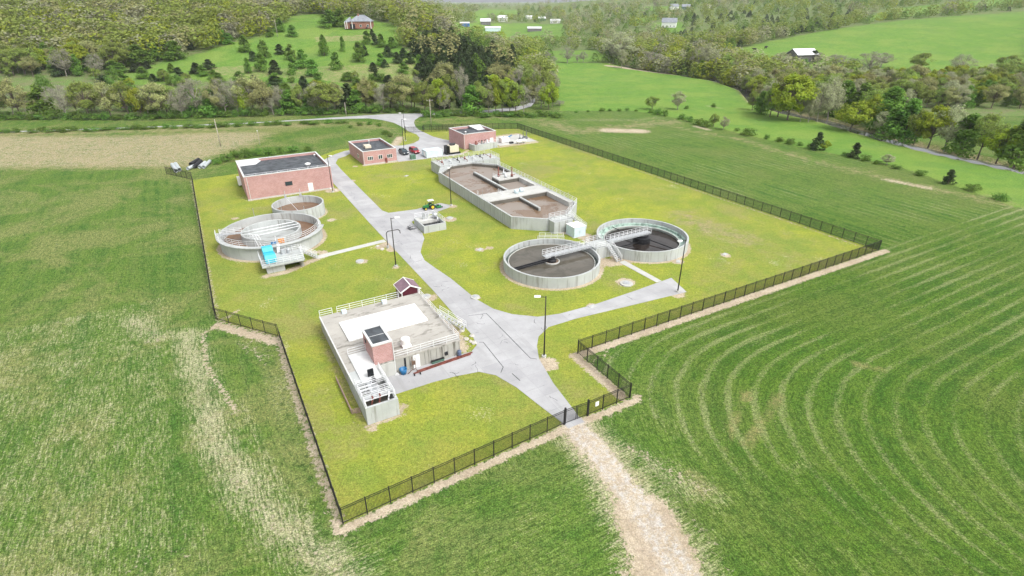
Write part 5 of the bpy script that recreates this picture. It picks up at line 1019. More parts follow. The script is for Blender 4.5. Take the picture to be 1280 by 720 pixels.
def wire(a, b_, label, sag=1.2):
    pts = [a.lerp(b_, t/16)-Vector((0, 0, sag*4*(t/16)*(1-t/16))) for t in range(17)]; g = B(tuple(a)); g.path([tuple(p) for p in pts], .03, 4); o = g.build('power_line', 'dark'); o.location = a; tag(o, label, 'power line', 'overhead wires'); return o
lft = Vector((*G(-60, 168), 9.5))
wire(lft, tops[0], 'overhead wire crossing the dirt yard from the left to the pale pole', 1.5); wire(tops[0], tops[2], 'overhead wire from the pale yard pole to the pole at the road bend', 1.5); wire(tops[2], tops[1], 'overhead wire over the road junction to the pole by the far gate', 1.2); wire(tops[3], tops[4], 'overhead wire across the hillside behind the brick house', 2)
# ------------------------------------------------------------------ houses and barn
def hip_house(name, px_, py_, w, dpt, hw, hr, rot, wall, roof, label, cat='house', gable=False, extras=True):
    x_, y_, z_ = hit(px_, py_); e = emp(name, (x_, y_, z_-.2), R(rot), label, cat)
    a, c = w/2, dpt/2
    B().box(-a, a, -c, c, 0, hw).build('wall', wall, e)
    k = .5; r_ = 0 if gable else min(a*.9, c)
    b_ = B(); P = [(-a-k, -c-k, hw), (a+k, -c-k, hw), (a+k, c+k, hw), (-a-k, c+k, hw), (-a-k+r_+(0), 0, hw+hr), (a+k-r_, 0, hw+hr)]
    b_.add(P, [(0, 1, 5, 4), (2, 3, 4, 5), (3, 0, 4), (1, 2, 5), (0, 3, 2, 1)]); b_.build('roof', roof, e)
    if extras:
        for i in range(max(2, int(w/4))):
            u_ = -a+w*(i+.5)/max(2, int(w/4))
            f = B().box(u_-.6, u_+.6, -c-.06, -c, .9, 2.3).build('window', 'white', e); B().box(u_-.5, u_+.5, -c-.08, -c-.062, 1.0, 2.2).build('pane', 'glass', f)
    return e
e = hip_house('brick_house', 453, 35, 13, 10, 4.0, 3.6, 4, 'brick2', 'shingle', 'brick house with grey hipped roof on top of the left hill')
b_ = B(); b_.box(-9.6, -6.5, -4.5, 4, 0, 3.6); b_.build('wing', 'brick2', e); b_ = B(); b_.add([(-10.2, -5, 3.6), (-6.5, -5, 3.6), (-6.5, 4.5, 3.6), (-10.2, 4.5, 3.6), (-7.2, -1, 6.3), (-6.4, -1, 6.3)], [(0, 1, 5, 4), (2, 3, 4, 5), (3, 0, 4), (1, 2, 5)]); b_.build('wing_roof', 'shingle', e)
for u_ in (-9.4, -8.2, -5.0, 6.3): B().box(u_-.15, u_+.15, -5.9, -5.6, 0, 4.0).build('porch_column', 'white', e)
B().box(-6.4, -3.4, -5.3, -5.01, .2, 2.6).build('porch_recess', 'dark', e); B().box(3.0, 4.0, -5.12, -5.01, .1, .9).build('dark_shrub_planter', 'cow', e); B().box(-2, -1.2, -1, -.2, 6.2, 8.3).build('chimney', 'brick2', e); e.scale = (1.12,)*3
def barn():
    x_, y_, z_ = hit(1001, 76); e = emp('barn', (x_, y_, z_-.3), R(12), 'grey wooden barn with bright white metal roof on the right pasture hill', 'barn')
    B().box(-8.2, 8.2, -6, 6, 0, 5.2).build('wall', 'barnwood', e); b_ = B(); b_.add([(-8.9, -7, 4.7), (8.9, -7, 4.7), (8.9, 0, 8.4), (-8.9, 0, 8.4), (-8.9, 7, 4.7), (8.9, 7, 4.7), (-8.9, -7, 4.9), (8.9, -7, 4.9), (8.9, 0, 8.6), (-8.9, 0, 8.6), (-8.9, 7, 4.9), (8.9, 7, 4.9)], [(0, 1, 2, 3), (3, 2, 5, 4), (6, 9, 8, 7), (9, 10, 11, 8), (0, 6, 7, 1), (4, 5, 11, 10), (0, 3, 9, 6), (3, 4, 10, 9), (1, 7, 8, 2), (2, 8, 11, 5)]); b_.build('roof', 'tinroof', e)
    b_ = B(); b_.add([(8.21, -6, 5.2), (8.21, 6, 5.2), (8.21, 0, 8.3)], [(0, 1, 2)]); b_.add([(-8.21, -6, 5.2), (-8.21, 6, 5.2), (-8.21, 0, 8.3)], [(0, 2, 1)]); b_.build('gable', 'barnwood', e); B().box(4.6, 6.6, -6.1, -6.01, 0, 3.0).build('door', 'dark', e)
    b_ = B()
    for i in range(16): u_ = -8+i*1.06; b_.box(u_, u_+.12, -6.06, -6.0, 0, 4.7)
    b_.build('board_seams', 'barnwood', e)
barn()
hip_house('white_house', 836, 34, 17, 12, 5.5, 5, -18, 'white', 'shingle', 'large white house with grey roof among trees on the right slope', gable=True)
hip_house('white_house', 842, 12, 14, 9, 5, 4, 5, 'white', 'shingle', 'left of the two white houses high on the distant right ridge', gable=True); hip_house('white_house', 857, 12, 13, 9, 4.5, 4, -8, 'ggreen', 'shingle', 'grey green house beside the white one on the distant right ridge', gable=True); hip_house('cottage', 886, 10, 7, 6, 3, 2.5, 0, 'white', 'trim', 'tiny white cottage alone on the far ridge clearing', gable=True)
hip_house('metal_building', 581, 33, 13, 9, 4.5, 1.6, 8, 'bluesheet', 'trim', 'bright blue metal building in the distant valley, leftmost of the hamlet', 'building', True, False); hip_house('farm_house', 607, 31, 15, 10, 5, 4, 4, 'barnwood', 'tinroof', 'house with pale metal roof standing below the far green field', gable=True)
hip_house('metal_building', 605, 30, 12, 9, 4, 2.5, 0, 'barnwood', 'tinroof', 'small grey shed with white roof left of the pale house in the far hamlet', 'building', True, False) if False else None
hip_house('farm_house', 628, 27, 16, 10, 6, 4, -6, 'white', 'tinroof', 'white roofed house nearest the far green field edge in the hamlet', gable=True); hip_house('metal_building', 616, 39, 22, 12, 4.5, 2.2, 5, 'paleblue', 'tinroof', 'long pale blue metal building, nearest of the hamlet', 'building', True, False)
hip_house('cottage', 661, 24, 12, 8, 4, 3, 0, 'white', 'trim', 'small white cottage right of the dark green trees in the hamlet', gable=True); hip_house('cottage', 677, 26, 13, 8, 4, 3, 10, 'ggreen', 'trim', 'small pale green cottage farther right in the hamlet', gable=True); hip_house('cottage', 694, 29, 16, 8, 4, 2.5, -5, 'white', 'trim', 'rightmost low white cottage of the hamlet', gable=True)
hip_house('metal_building', 668, 39, 20, 10, 4, 2.4, 0, 'barnwood', 'trim', 'low grey long shed behind grey trees in the valley', 'building', True, False)
# cows
def cow():
    g = B(); segs = [(-.95, 1.05, .30, .38), (-.7, 1.1, .38, .46), (0, 1.08, .42, .48), (.6, 1.12, .38, .46), (.95, 1.2, .22, .3), (1.25, 1.3, .14, .2), (1.45, 1.2, .13, .17), (1.75, 1.02, .09, .1)]; n_ = 12; vs, fs = [], []
    for a, z, ry, rz in segs: vs += [(a, ry*math.cos(2*math.pi*j/n_), z+rz*math.sin(2*math.pi*j/n_)) for j in range(n_)]
    for i in range(len(segs)-1):
        for j in range(n_): fs.append((i*n_+j, i*n_+(j+1) % n_, (i+1)*n_+(j+1) % n_, (i+1)*n_+j))
    fs += [tuple(range(n_)), tuple(reversed(range((len(segs)-1)*n_, len(segs)*n_)))]; g.add(vs, fs)
    for a, s in ((-.75, -1), (-.75, 1), (.6, -1), (.6, 1)): g.tube((a, s*.22, .85), (a-.05, s*.22, .45), .13, 8, .08); g.tube((a-.05, s*.22, .45), (a, s*.22, 0), .08, 8, .06)
    g.tube((-.98, 0, 1.25), (-1.1, 0, .5), .04, 6, .03); g.tube((1.4, .12, 1.35), (1.4, .3, 1.38), .05, 6); g.tube((1.4, -.12, 1.35), (1.4, -.3, 1.38), .05, 6)
    return g.build('cow', 'cow', None, True)
c0 = cow(); 
for i, (px_, py_, r_, lb) in enumerate(((957, 61, 20, 'black cow highest on the right pasture hill, nearest the barn'), (943, 63.5, 160, 'black cow in the middle of three on the right pasture hill'), (934, 68.5, 80, 'black cow lowest and farthest left on the right pasture hill'))):
    o = c0 if i == 0 else c0.copy()
    if i: col.objects.link(o)
    o.location = hit(px_, py_); o.rotation_euler = (0, 0, R(r_)); o.scale = (1.3,)*3; tag(o, lb, 'cow', 'black cows grazing on the hill')
# ------------------------------------------------------------------ trees
def mk_mesh(name, V_, F_, mat, smooth=False):
    V_ = np.asarray(V_, 'f4'); F_ = np.asarray(F_, 'i4'); k = F_.shape[1]; me_ = bpy.data.meshes.new(name)
    me_.vertices.add(len(V_)); me_.vertices.foreach_set('co', V_.ravel()); me_.loops.add(F_.size); me_.loops.foreach_set('vertex_index', F_.ravel()); me_.polygons.add(len(F_)); me_.polygons.foreach_set('loop_start', np.arange(0, F_.size, k, dtype='i4')); me_.update(calc_edges=True)
    for mm in (mat if isinstance(mat, list) else [mat]): me_.materials.append(mm)
    return me_
def leaves(C, size, rg):
    n_ = len(C); c0_ = np.array([C[:, 0].mean(), C[:, 1].mean(), C[:, 2].min()*.6+C[:, 2].mean()*.4]); O = C-c0_; O /= np.linalg.norm(O, axis=1)[:, None]+1e-9; N = rg.normal(size=(n_, 3))*.55+O*.9; N[:, 2] += .25; N /= np.linalg.norm(N, axis=1)[:, None]; T = np.cross(N, rg.normal(size=(n_, 3))); T /= np.linalg.norm(T, axis=1)[:, None]+1e-9; Bt = np.cross(N, T)
    s1 = (size*rg.uniform(.6, 1.4, n_))[:, None]; s2 = s1*rg.uniform(.5, .9, n_)[:, None]
    V_ = np.stack([C-T*s1, C-Bt*s2, C+T*s1, C+Bt*s2], 1).reshape(-1, 3); return V_, np.arange(4*n_).reshape(-1, 4)
def make_tree(kind, seed, H, Rr, nleaf, lsize, trunkf, dens=1.0, shape='round', ncl=26):
    rg = np.random.default_rng(seed); bark = 'barkpale' if kind in ('pale', 'grey') else 'bark'; tb = B(); z0 = H*trunkf; sway = rg.normal(0, (.008 if shape == 'cone' else .03)*H, 2); top = Vector((sway[0], sway[1], H*.93 if shape == 'cone' else H*.7))
    tb.tube((0, 0, -.3), (sway[0]*.4, sway[1]*.4, z0), H*.022, 7, H*.016); tb.tube((sway[0]*.4, sway[1]*.4, z0), tuple(top), H*.016, 6, H*.005); C = []
    for i in range(ncl):
        if shape == 'cone':
            t = ((i+.5)/ncl)**.9; z = z0*.5+(H-z0*.5)*t*.97; r_ = Rr*(1-t)**.55*rg.uniform(.35, .8); rad = Rr*(.46-.22*t)
        elif shape == 'bush':
            t = rg.uniform(.1, .75); z = H*t; r_ = Rr*math.sqrt(max(0, 1-(t-.2)**2*1.7))*rg.uniform(.2, .85); rad = Rr*.34
        else:
            w = rg.normal(size=3); w /= np.linalg.norm(w); q_ = rg.uniform(.45, 1)**.6; t = .5+.5*w[2]*q_; z = z0+(H-z0)*(.06+.86*t); r_ = Rr*q_*math.hypot(w[0], w[1])*(.62+.42*math.sin(math.pi*min(1, t+.12))); rad = Rr*rg.uniform(.2, .34)
        a = rg.uniform(0, 2*math.pi); c = np.array([r_*math.cos(a)+sway[0]*z/H, r_*math.sin(a)+sway[1]*z/H, z]); C.append((c, rad))
        if shape == 'round' or i < 6:
            zb = z0+max(0, (z-z0))*rg.uniform(.15, .5) if shape != 'bush' else .1; p0 = (sway[0]*.5, sway[1]*.5, zb); mdp = tuple((np.array(p0)*.5+c*.5)+np.array([0, 0, -.04*H])); tb.tube(p0, mdp, H*.008, 5, H*.005); tb.tube(mdp, tuple(c), H*.005, 5, H*.002)
            if kind in ('grey', 'pale', 'tan', 'olive'):
                for _ in range(9 if kind == 'grey' else 5):
                    dd = rg.normal(size=3); dd /= np.linalg.norm(dd); dd[2] = abs(dd[2])*.8; tb.tube(tuple(c-dd*rad*.2), tuple(c+dd*rad*1.25), H*.0028, 3, H*.001)
    L = []
    for c, rad in C:
        m_ = int(nleaf/ncl*rg.uniform(.5, 1.5)); dd = rg.normal(size=(m_, 3)); dd /= np.linalg.norm(dd, axis=1)[:, None]; L.append(c+dd*(rad*rg.uniform(.35, 1.08, m_)**.7)[:, None]*np.array([1, 1, .75]))
    L = np.concatenate(L); L[:, 2] = np.maximum(L[:, 2], .15); V_, F_ = leaves(L, lsize, rg); crown = mk_mesh('crown', V_, F_, FOL[kind])
    tm = bpy.data.meshes.new('trunk'); tm.from_pydata(tb.v, [], tb.f); tm.materials.append(M[bark]); return tm, crown
KIND = dict(cedar=('cedar_tree', 6., 2.0, 2200, .20, .05, 'cone', 30, 'dark dense cedar'), green=('leafy_tree', 8., 3.0, 3000, .22, .12, 'cone', 34, 'mid green leafy tree'), olive=('budding_tree', 12., 4.6, 5600, .18, .2, 'round', 40, 'olive budding tree'),
            tan=('budding_tree', 12., 4.8, 5400, .18, .22, 'round', 38, 'tan budding tree'), grey=('bare_tree', 11., 4.2, 2200, .13, .2, 'round', 40, 'grey leafless tree'), pale=('pale_tree', 12., 4.6, 4600, .17, .2, 'round', 40, 'pale grey green tree'),
            yg=('leafy_tree', 11., 4.9, 6500, .24, .16, 'round', 44, 'bright yellow green tree'), bush=('shrub', 3., 2.2, 900, .15, .02, 'bush', 22, 'low green shrub'))
PROTO = {}
for i, (k, (nm, H, Rr, nl, ls, tf, shp, ncl, ds)) in enumerate(KIND.items()):
    PROTO[k] = [make_tree(k, 100+i*10+j, H, Rr, nl, ls, tf, 1, shp, ncl) for j in range(3)]
tr = random.Random(21); TREES = []
def tree(kind, x_, y_, z_, h, w=None, info=None):
    nm, H, Rr = KIND[kind][:3]; s = h/H; sw = (w/2/Rr) if w else s*tr.uniform(.9, 1.15); v_ = tr.randrange(3); e = bpy.data.objects.new(nm, None); col.objects.link(e); e.location = (x_, y_, z_-.05); e.scale = (sw, sw, s); e.rotation_euler = (0, 0, tr.uniform(0, 6.28)); e.empty_display_size = .5
    for o_n, me_ in zip(('trunk', 'crown'), PROTO[kind][v_]):
        o = bpy.data.objects.new(o_n, me_); col.objects.link(o); o.parent = e
    TREES.append((e, kind, info)); return e
def ptree(kind, px_, py_, hpx, wpx=None, info=None, Y=None):
    if Y: x_, z_ = z_at(px_, py_, Y); y_ = Y; z_ = tz(x_, Y)
    else: x_, y_, z_ = hit(px_, py_)
    vt = (py_-hpx-360)/FPX; Z = -y_*(sp+vt*cp)/(cp-vt*sp)+CAMH; h = max(1, Z-z_)
    dz = y_*cp+(CAMH-z_)*sp; w = wpx*dz/FPX if wpx else None
    w = w*1.4 if (w and kind in ('cedar', 'green')) else w
    return tree(kind, x_, y_, z_, h, w, info)
MEA = 'on the grassy left hillside'
for q_ in ((366, 46, 15, 'g', 12), (338, 46, 12, 'g', 9), (351, 40, 17, 'g', 11), (307, 65, 21, 'g', 14), (351, 68, 13, 'c', 11), (331, 72, 22, 'g', 14), (317, 76, 12, 'c', 10), (311, 92, 20, 'g', 9), (328, 89, 23, 'g', 15), (344, 93, 18, 'c', 14), (364, 75, 20, 'g', 12), (367, 93, 24, 'g', 12), (379, 85, 23, 'g', 16), (392, 95, 21, 'g', 16), (406, 70, 27, 'g', 11), (404, 58, 15, 'g', 8), (421, 87, 22, 'g', 14), (429, 64, 19, 'g', 7), (450, 77, 25, 'g', 15), (456, 70, 13, 'c', 9), (459, 55, 17, 'g', 11), (469, 56, 14, 'c', 9), (465, 45, 9, 'c', 6), (477, 59, 17, 'g', 10), (467, 89, 11, 'c', 10), (471, 100, 12, 'c', 10), (476, 82, 16, 'g', 10), (380, 111, 16, 'c', 13), (239, 62, 11, 'c', 9), (220, 75, 24, 'g', 22), (280, 55, 18, 'g', 14), (287, 55, 14, 'g', 11), (215, 91, 12, 'g', 9), (224, 96, 12, 'c', 12), (246, 92, 14, 'c', 12), (261, 86, 12, 'c', 13), (254, 95, 14, 'g', 12), (192, 102, 10, 'c', 10), (170, 90, 12, 'c', 11), (185, 86, 10, 'c', 8), (175, 82, 26, 'g', 26), (195, 76, 22, 'g', 20), (485, 71, 14, 'c', 12), (497, 79, 14, 'c', 11), (504, 72, 12, 'c', 11), (512, 79, 13, 'c', 12), (524, 72, 16, 'c', 12), (524, 94, 15, 'c', 12), (540, 86, 19, 'g', 14), (505, 92, 14, 'g', 13), (481, 84, 10, 'c', 8), (413, 34, 22, 'g', 22), (425, 33, 22, 'g', 16), (490, 60, 14, 'g', 12), (436, 100, 10, 'g', 16), (345, 105, 14, 'g', 18), (398, 107, 16, 'g', 15), (300, 101, 12, 'g', 15), (268, 99, 12, 'g', 13), (205, 100, 14, 'g', 14), (180, 98, 14, 'g', 15)):
    ptree({'g': 'green', 'c': 'cedar'}[q_[3]], q_[0], q_[1], q_[2], q_[4], MEA)
BR = 'in the brush at the meadow foot'
tq = random.Random(4)
for k in range(46):
    px_ = tq.uniform(150, 535); ptree(tq.choice(['green', 'green', 'cedar', 'olive', 'bush', 'bush', 'yg', 'grey']), px_, tq.uniform(101, 122), tq.uniform(9, 17), tq.uniform(10, 17), BR)
for k in range(22):
    px_ = tq.uniform(-60, 160); ptree(tq.choice(['green', 'cedar', 'olive', 'bush']), px_, tq.uniform(86, 118), tq.uniform(12, 20), tq.uniform(12, 19), BR)
ROW = 'in the tree row along the country road'
rowl = [(0, 'olive', 50, 34), (28, 'tan', 54, 34), (58, 'green', 40, 24), (85, 'grey', 46, 30), (112, 'olive', 52, 34), (140, 'tan', 50, 30), (162, 'olive', 50, 30), (178, 'yg', 40, 22), (186, 'grey', 38, 24), (200, 'tan', 50, 36), (214, 'olive', 44, 26), (228, 'grey', 40, 26), (240, 'green', 34, 20), (250, 'grey', 54, 36), (266, 'green', 32, 26), (274, 'tan', 46, 24), (284, 'grey', 48, 26), (298, 'grey', 50, 24), (305, 'yg', 40, 20), (318, 'tan', 53, 40), (330, 'tan', 50, 30), (342, 'grey', 34, 20), (352, 'grey', 38, 22), (364, 'green', 30, 22), (376, 'olive', 38, 22), (388, 'green', 24, 18), (395, 'pale', 38, 24), (411, 'olive', 46, 40), (420, 'tan', 40, 24), (437, 'cedar', 34, 18), (447, 'green', 28, 20), (458, 'tan', 46, 24), (466, 'olive', 42, 26), (480, 'grey', 38, 22), (490, 'olive', 40, 26), (504, 'tan', 50, 34), (515, 'olive', 44, 24), (531, 'olive', 44, 28), (540, 'tan', 38, 18), (550, 'yg', 46, 24), (562, 'olive', 52, 24), (556, 'pale', 34, 16), (577, 'grey', 62, 20), (590, 'green', 34, 24), (600, 'olive', 42, 26), (611, 'pale', 40, 24), (620, 'yg', 48, 22), (628, 'olive', 44, 22), (637, 'yg', 46, 20), (645, 'olive', 44, 24), (655, 'grey', 40, 20)]
for px_, k, h, w in rowl: ptree(k, px_, (148.5 if px_ < 160 else 148.5-(px_-160)*.028 if px_ < 520 else 141.5)+tr.uniform(-1.5, 1.5), h+tr.uniform(-2, 2), w*1.05, ROW)
for px_ in range(-40, 520, 15):
    ptree(tr.choice(['grey', 'olive', 'tan', 'grey', 'green', 'pale']), px_+tr.uniform(-6, 6), 141-max(0, px_-160)*.02+tr.uniform(-2.5, 2.5), tr.uniform(24, 34), tr.uniform(18, 28), ROW)
for px_, py_, k, h, w in ((662, 122, 'olive', 40, 24), (672, 126, 'grey', 40, 22), (680, 130, 'olive', 48, 26), (676, 135, 'grey', 34, 20), (685, 137, 'yg', 38, 22), (690, 134, 'olive', 30, 16), (668, 108, 'tan', 30, 20), (655, 108, 'olive', 34, 24), (647, 118, 'grey', 34, 20)): ptree(k, px_, py_, h, w, 'at the road bend below the spur')
CRK = 'along the creek at the right'
for px_, py_, k, h, w in ((940, 138, 'olive', 26, 18), (950, 142, 'green', 28, 18), (962, 146, 'olive', 42, 24), (972, 146, 'tan', 60, 30), (984, 150, 'yg', 62, 50), (1000, 152, 'pale', 40, 16), (1010, 153, 'pale', 38, 16), (1021, 152, 'pale', 50, 30), (1034, 152, 'pale', 58, 34), (1026, 140, 'olive', 50, 34), (1062, 163, 'yg', 40, 42), (1050, 145, 'green', 44, 28), (1072, 148, 'green', 44, 30), (1085, 155, 'olive', 48, 28), (1092, 158, 'yg', 44, 26), (1105, 165, 'green', 56, 34), (1112, 174, 'green', 40, 30), (1098, 168, 'pale', 30, 22), (1128, 176, 'green', 52, 34), (1142, 180, 'olive', 46, 28), (1160, 184, 'yg', 56, 38), (1180, 188, 'pale', 60, 36), (1200, 192, 'green', 50, 34), (1222, 198, 'olive', 60, 38), (1245, 203, 'yg', 52, 38), (1268, 208, 'green', 62, 40),
                          (932, 118, 'olive', 26, 18), (925, 100, 'olive', 22, 16), (945, 122, 'tan', 22, 18), (960, 118, 'pale', 26, 18), (948, 82, 'yg', 17, 12), (912, 98, 'green', 20, 14), (905, 97, 'olive', 32, 20), (893, 96, 'pale', 34, 18), (880, 94, 'pale', 42, 20), (870, 93, 'grey', 38, 22), (862, 92, 'olive', 34, 18), (855, 92, 'grey', 26, 16), (875, 97, 'green', 22, 12), (843, 90, 'grey', 16, 20), (812, 86, 'grey', 24, 34), (800, 84, 'yg', 20, 12), (797, 76, 'yg', 22, 14), (771, 80, 'pale', 42, 42), (777, 85, 'pale', 24, 15), (760, 76, 'grey', 26, 16), (824, 86, 'grey', 20, 20), (1080, 130, 'olive', 34, 28), (1110, 140, 'olive', 36, 30)): ptree(k, px_, py_, h, w, CRK)
for px_, py_, k, h, w in ((709, 79, 'grey', 22, 20), (683, 79, 'grey', 16, 14), (729, 78, 'grey', 15, 12), (722, 78, 'grey', 11, 9), (692, 79, 'grey', 10, 9)): ptree(k, px_, py_, h, w, 'on the far edge of the bright green pasture')
for px_, py_, k, h, w in ((1000, 81, 'bush', 10, 22), (1017, 76, 'cedar', 13, 14), (1022, 78, 'grey', 14, 14), (976, 84, 'pale', 20, 18), (970, 76, 'bush', 6, 14), (1040, 84, 'grey', 18, 22), (1052, 84, 'grey', 16, 26), (1066, 83, 'bush', 12, 20), (1085, 94, 'grey', 32, 36), (1100, 84, 'grey', 20, 26), (1150, 88, 'olive', 24, 26), (1200, 92, 'grey', 26, 30), (1255, 95, 'olive', 28, 30)): ptree(k, px_, py_, h, w, 'near the barn on the right hill')
for k in range(40):
    px_ = -30+k*14+tq.uniform(-4, 4); ptree('bush', px_, 149.5-max(0, px_-160)*.027, tq.uniform(7, 13), tq.uniform(14, 22), 'under the roadside trees')
HG = 'in the hedge beyond the far right field'
for px_, py_, k, h, w in ((815, 137, 'olive', 18, 19), (847, 137, 'pale', 24, 19), (892, 134, 'bush', 6, 8), (858, 136, 'bush', 5, 7), (822, 143, 'bush', 9, 14), (831, 145, 'bush', 9, 12), (814, 141, 'bush', 6, 10), (852, 149, 'bush', 8, 14), (862, 152, 'bush', 8, 14), (873, 156, 'bush', 9, 16), (883, 159, 'bush', 11, 16), (892, 158, 'olive', 17, 13), (904, 162, 'pale', 17, 13), (935, 169, 'bush', 11, 22), (921, 164, 'bush', 5, 8), (958, 174, 'bush', 7, 9), (974, 177, 'bush', 7, 13), (987, 180, 'bush', 9, 15), (1000, 182, 'bush', 6, 9), (1020, 187, 'cedar', 22, 13), (1029, 188, 'yg', 14, 12), (1012, 185, 'bush', 7, 9), (1067, 197, 'cedar', 19, 12), (1081, 201, 'bush', 9, 16), (1056, 194, 'bush', 5, 9), (1108, 206, 'pale', 14, 16), (1096, 205, 'bush', 6, 12), (1120, 211, 'bush', 6, 14), (1150, 219, 'bush', 8, 18), (1185, 230, 'cedar', 18, 12), (1215, 238, 'bush', 9, 22), (1250, 250, 'bush', 10, 22), (700, 132, 'grey', 7, 16), (752, 139, 'bush', 5, 10), (762, 139, 'bush', 4, 7), (774, 139, 'bush', 4, 7), (784, 138, 'bush', 4, 7), (795, 139, 'bush', 3, 6), (735, 140, 'bush', 3, 6), (720, 141, 'bush', 3, 6)): ptree(k, px_, py_, h, w, HG)
VG = 'on the verge of the country road'
for px_ in list(range(-40, 250, 13))+list(range(250, 430, 16)): ptree('bush', px_+tr.uniform(-4, 4), 166-max(0, px_)*.028+tr.uniform(-1, 1.2), tr.uniform(4, 8), tr.uniform(12, 22), VG)
for px_ in range(530, 700, 8): ptree('bush', px_+tr.uniform(-3, 3), 146+tr.uniform(-2, 1.5), tr.uniform(6, 11), tr.uniform(12, 20), VG)
for px_, py_, h, w in ((272, 205, 9, 16), (284, 202, 12, 20), (297, 197, 12, 22), (310, 196, 13, 20), (322, 194, 10, 18), (336, 194, 11, 20), (350, 191, 8, 16), (366, 190, 9, 18), (385, 188, 7, 14), (482, 168, 7, 13), (488, 171, 6, 10), (450, 157, 6, 10), (462, 156, 6, 9), (474, 158, 5, 9), (438, 160, 4, 8)): ptree('bush', px_, py_, h, w, 'behind the brick buildings')
tq = random.Random(14)
for k in range(64):
    px_, py_ = tq.uniform(526, 642), tq.uniform(56, 108)
    if py_ < 56+(px_-526)*.16: py_ += 18
    ptree('cedar', px_, py_, tq.uniform(15, 22), tq.uniform(9, 12), 'in the cedar wood on the spur')
# woods: nearest trees are single things, the far ones one mass
rg = np.random.default_rng(77)
def wood_points(n_, ylo, yhi, pxlo=-120, pxhi=1400, spacing=6.5):
    yy = np.sqrt(rg.uniform(ylo**2, yhi**2, n_)); pp = rg.uniform(pxlo, pxhi, n_); xx = (pp-640)/FPX*(yy*cp+20*sp); zz = terr(xx, yy); X_, Y_ = proj(xx, yy, zz)
    ok = ~inpoly(xx, yy, FLAT)
    for k, c in enumerate(CLEAR): ok &= ~(inpoly(X_, Y_, c) & (yy < (520 if k == 0 else 4000)) & ((k != 1) | (yy > 480)))
    ok &= ~((Y_ > 96) & (X_ < 530)); ok &= yy > 262
    pk = []; cell = {}
    for i in np.where(ok)[0]:
        s_ = spacing*(1+max(0, yy[i]-420)/900); key = (int(xx[i]/s_), int(yy[i]/s_))
        if key in cell: continue
        cell[key] = 1; pk.append(i)
    return xx[pk], yy[pk], zz[pk], X_[pk], Y_[pk]
def wood_kind(X_, Y_, yy, r_):
    if yy < 440 and 515 < X_ < 652 and Y_ > 44 and (X_ < 612 or Y_ > 74): return 'cedar' if r_ < .82 else ('green' if r_ < .92 else 'yg' if r_ < .95 else 'tan')
    if 850 < X_ < 1060 and yy > 560 and yy < 900: return 'cedar' if r_ < .5 else ('green' if r_ < .8 else 'olive')
    if X_ < 560: return 'tan' if r_ < .14 else 'olive' if r_ < .46 else 'grey' if r_ < .57 else 'pale' if r_ < .69 else 'yg' if r_ < .80 else 'green' if r_ < .97 else 'cedar'
    if X_ > 860 and yy < 480: return 'green' if r_ < .3 else 'olive' if r_ < .58 else 'yg' if r_ < .72 else 'pale' if r_ < .9 else 'tan'
    return 'green' if r_ < .46 else 'olive' if r_ < .68 else 'tan' if r_ < .72 else 'grey' if r_ < .75 else 'pale' if r_ < .88 else 'yg' if r_ < .95 else 'cedar'
xx, yy, zz, X_, Y_ = wood_points(14000, 262, 600, spacing=5.6)
inview = (X_ > -20) & (X_ < 1300) & (Y_ > -8)
order = np.argsort(yy); single = []; rest = []
for i in order: (single if (inview[i] and len(single) < 430 and yy[i] < 520) else rest).append(i)
def region(X_, Y_, yy):
    if yy < 440 and 515 < X_ < 652: return 'in the cedar wood on the spur'
    if X_ < 560: return 'in the upper left hill wood'
    if X_ < 860: return 'in the valley thickets'
    return 'in the right hill woods'
far_pts = []
for i in single:
    k = wood_kind(X_[i], Y_[i], yy[i], rg.uniform()); h = rg.uniform(.8, 1.25)*{'cedar': 8.5, 'green': 9}.get(k, 12.0)
    if X_[i] > 640: h *= .85
    tree(k, xx[i], yy[i], zz[i], h, None, region(X_[i], Y_[i], yy[i]))
for i in rest: far_pts.append((xx[i], yy[i], zz[i], wood_kind(X_[i], Y_[i], yy[i], rg.uniform())))
xx, yy, zz, X_, Y_ = wood_points(16000, 600, 1500, spacing=8.5)
for i in range(len(xx)): far_pts.append((xx[i], yy[i], zz[i], wood_kind(X_[i], Y_[i], yy[i], rg.uniform())))
xx, yy, zz, X_, Y_ = wood_points(7000, 1500, 3900, spacing=9)
for i in range(len(xx)): far_pts.append((xx[i], yy[i], zz[i], wood_kind(X_[i], Y_[i], yy[i], rg.uniform())))
kinds = list(KIND); LOD = {}
for k in kinds:
    LOD[k] = []
    for j in range(3):
        nm, H, Rr = KIND[k][:3]; n_ = 260; w_ = rg.normal(size=(n_, 3)); w_ /= np.linalg.norm(w_, axis=1)[:, None]; t = .5+.5*w_[:, 2]
        lump = 1+.25*np.sin(w_[:, 0]*5+j)*np.cos(w_[:, 1]*4+2*j); rad = Rr*((1-t)**.6+.05 if KIND[k][6] == 'cone' else np.sqrt(np.clip(1-w_[:, 2]**2, 0, 1)))*lump*rg.uniform(.75, 1.05, n_); an = np.arctan2(w_[:, 1], w_[:, 0])
        C = np.stack([rad*np.cos(an), rad*np.sin(an), H*(.12+.85*t)*rg.uniform(.9, 1.05, n_)], 1); LOD[k].append(leaves(C, .55 if KIND[k][6] != 'cone' else .38, rg))
VV, FF, MI = [], [], []; base = 0
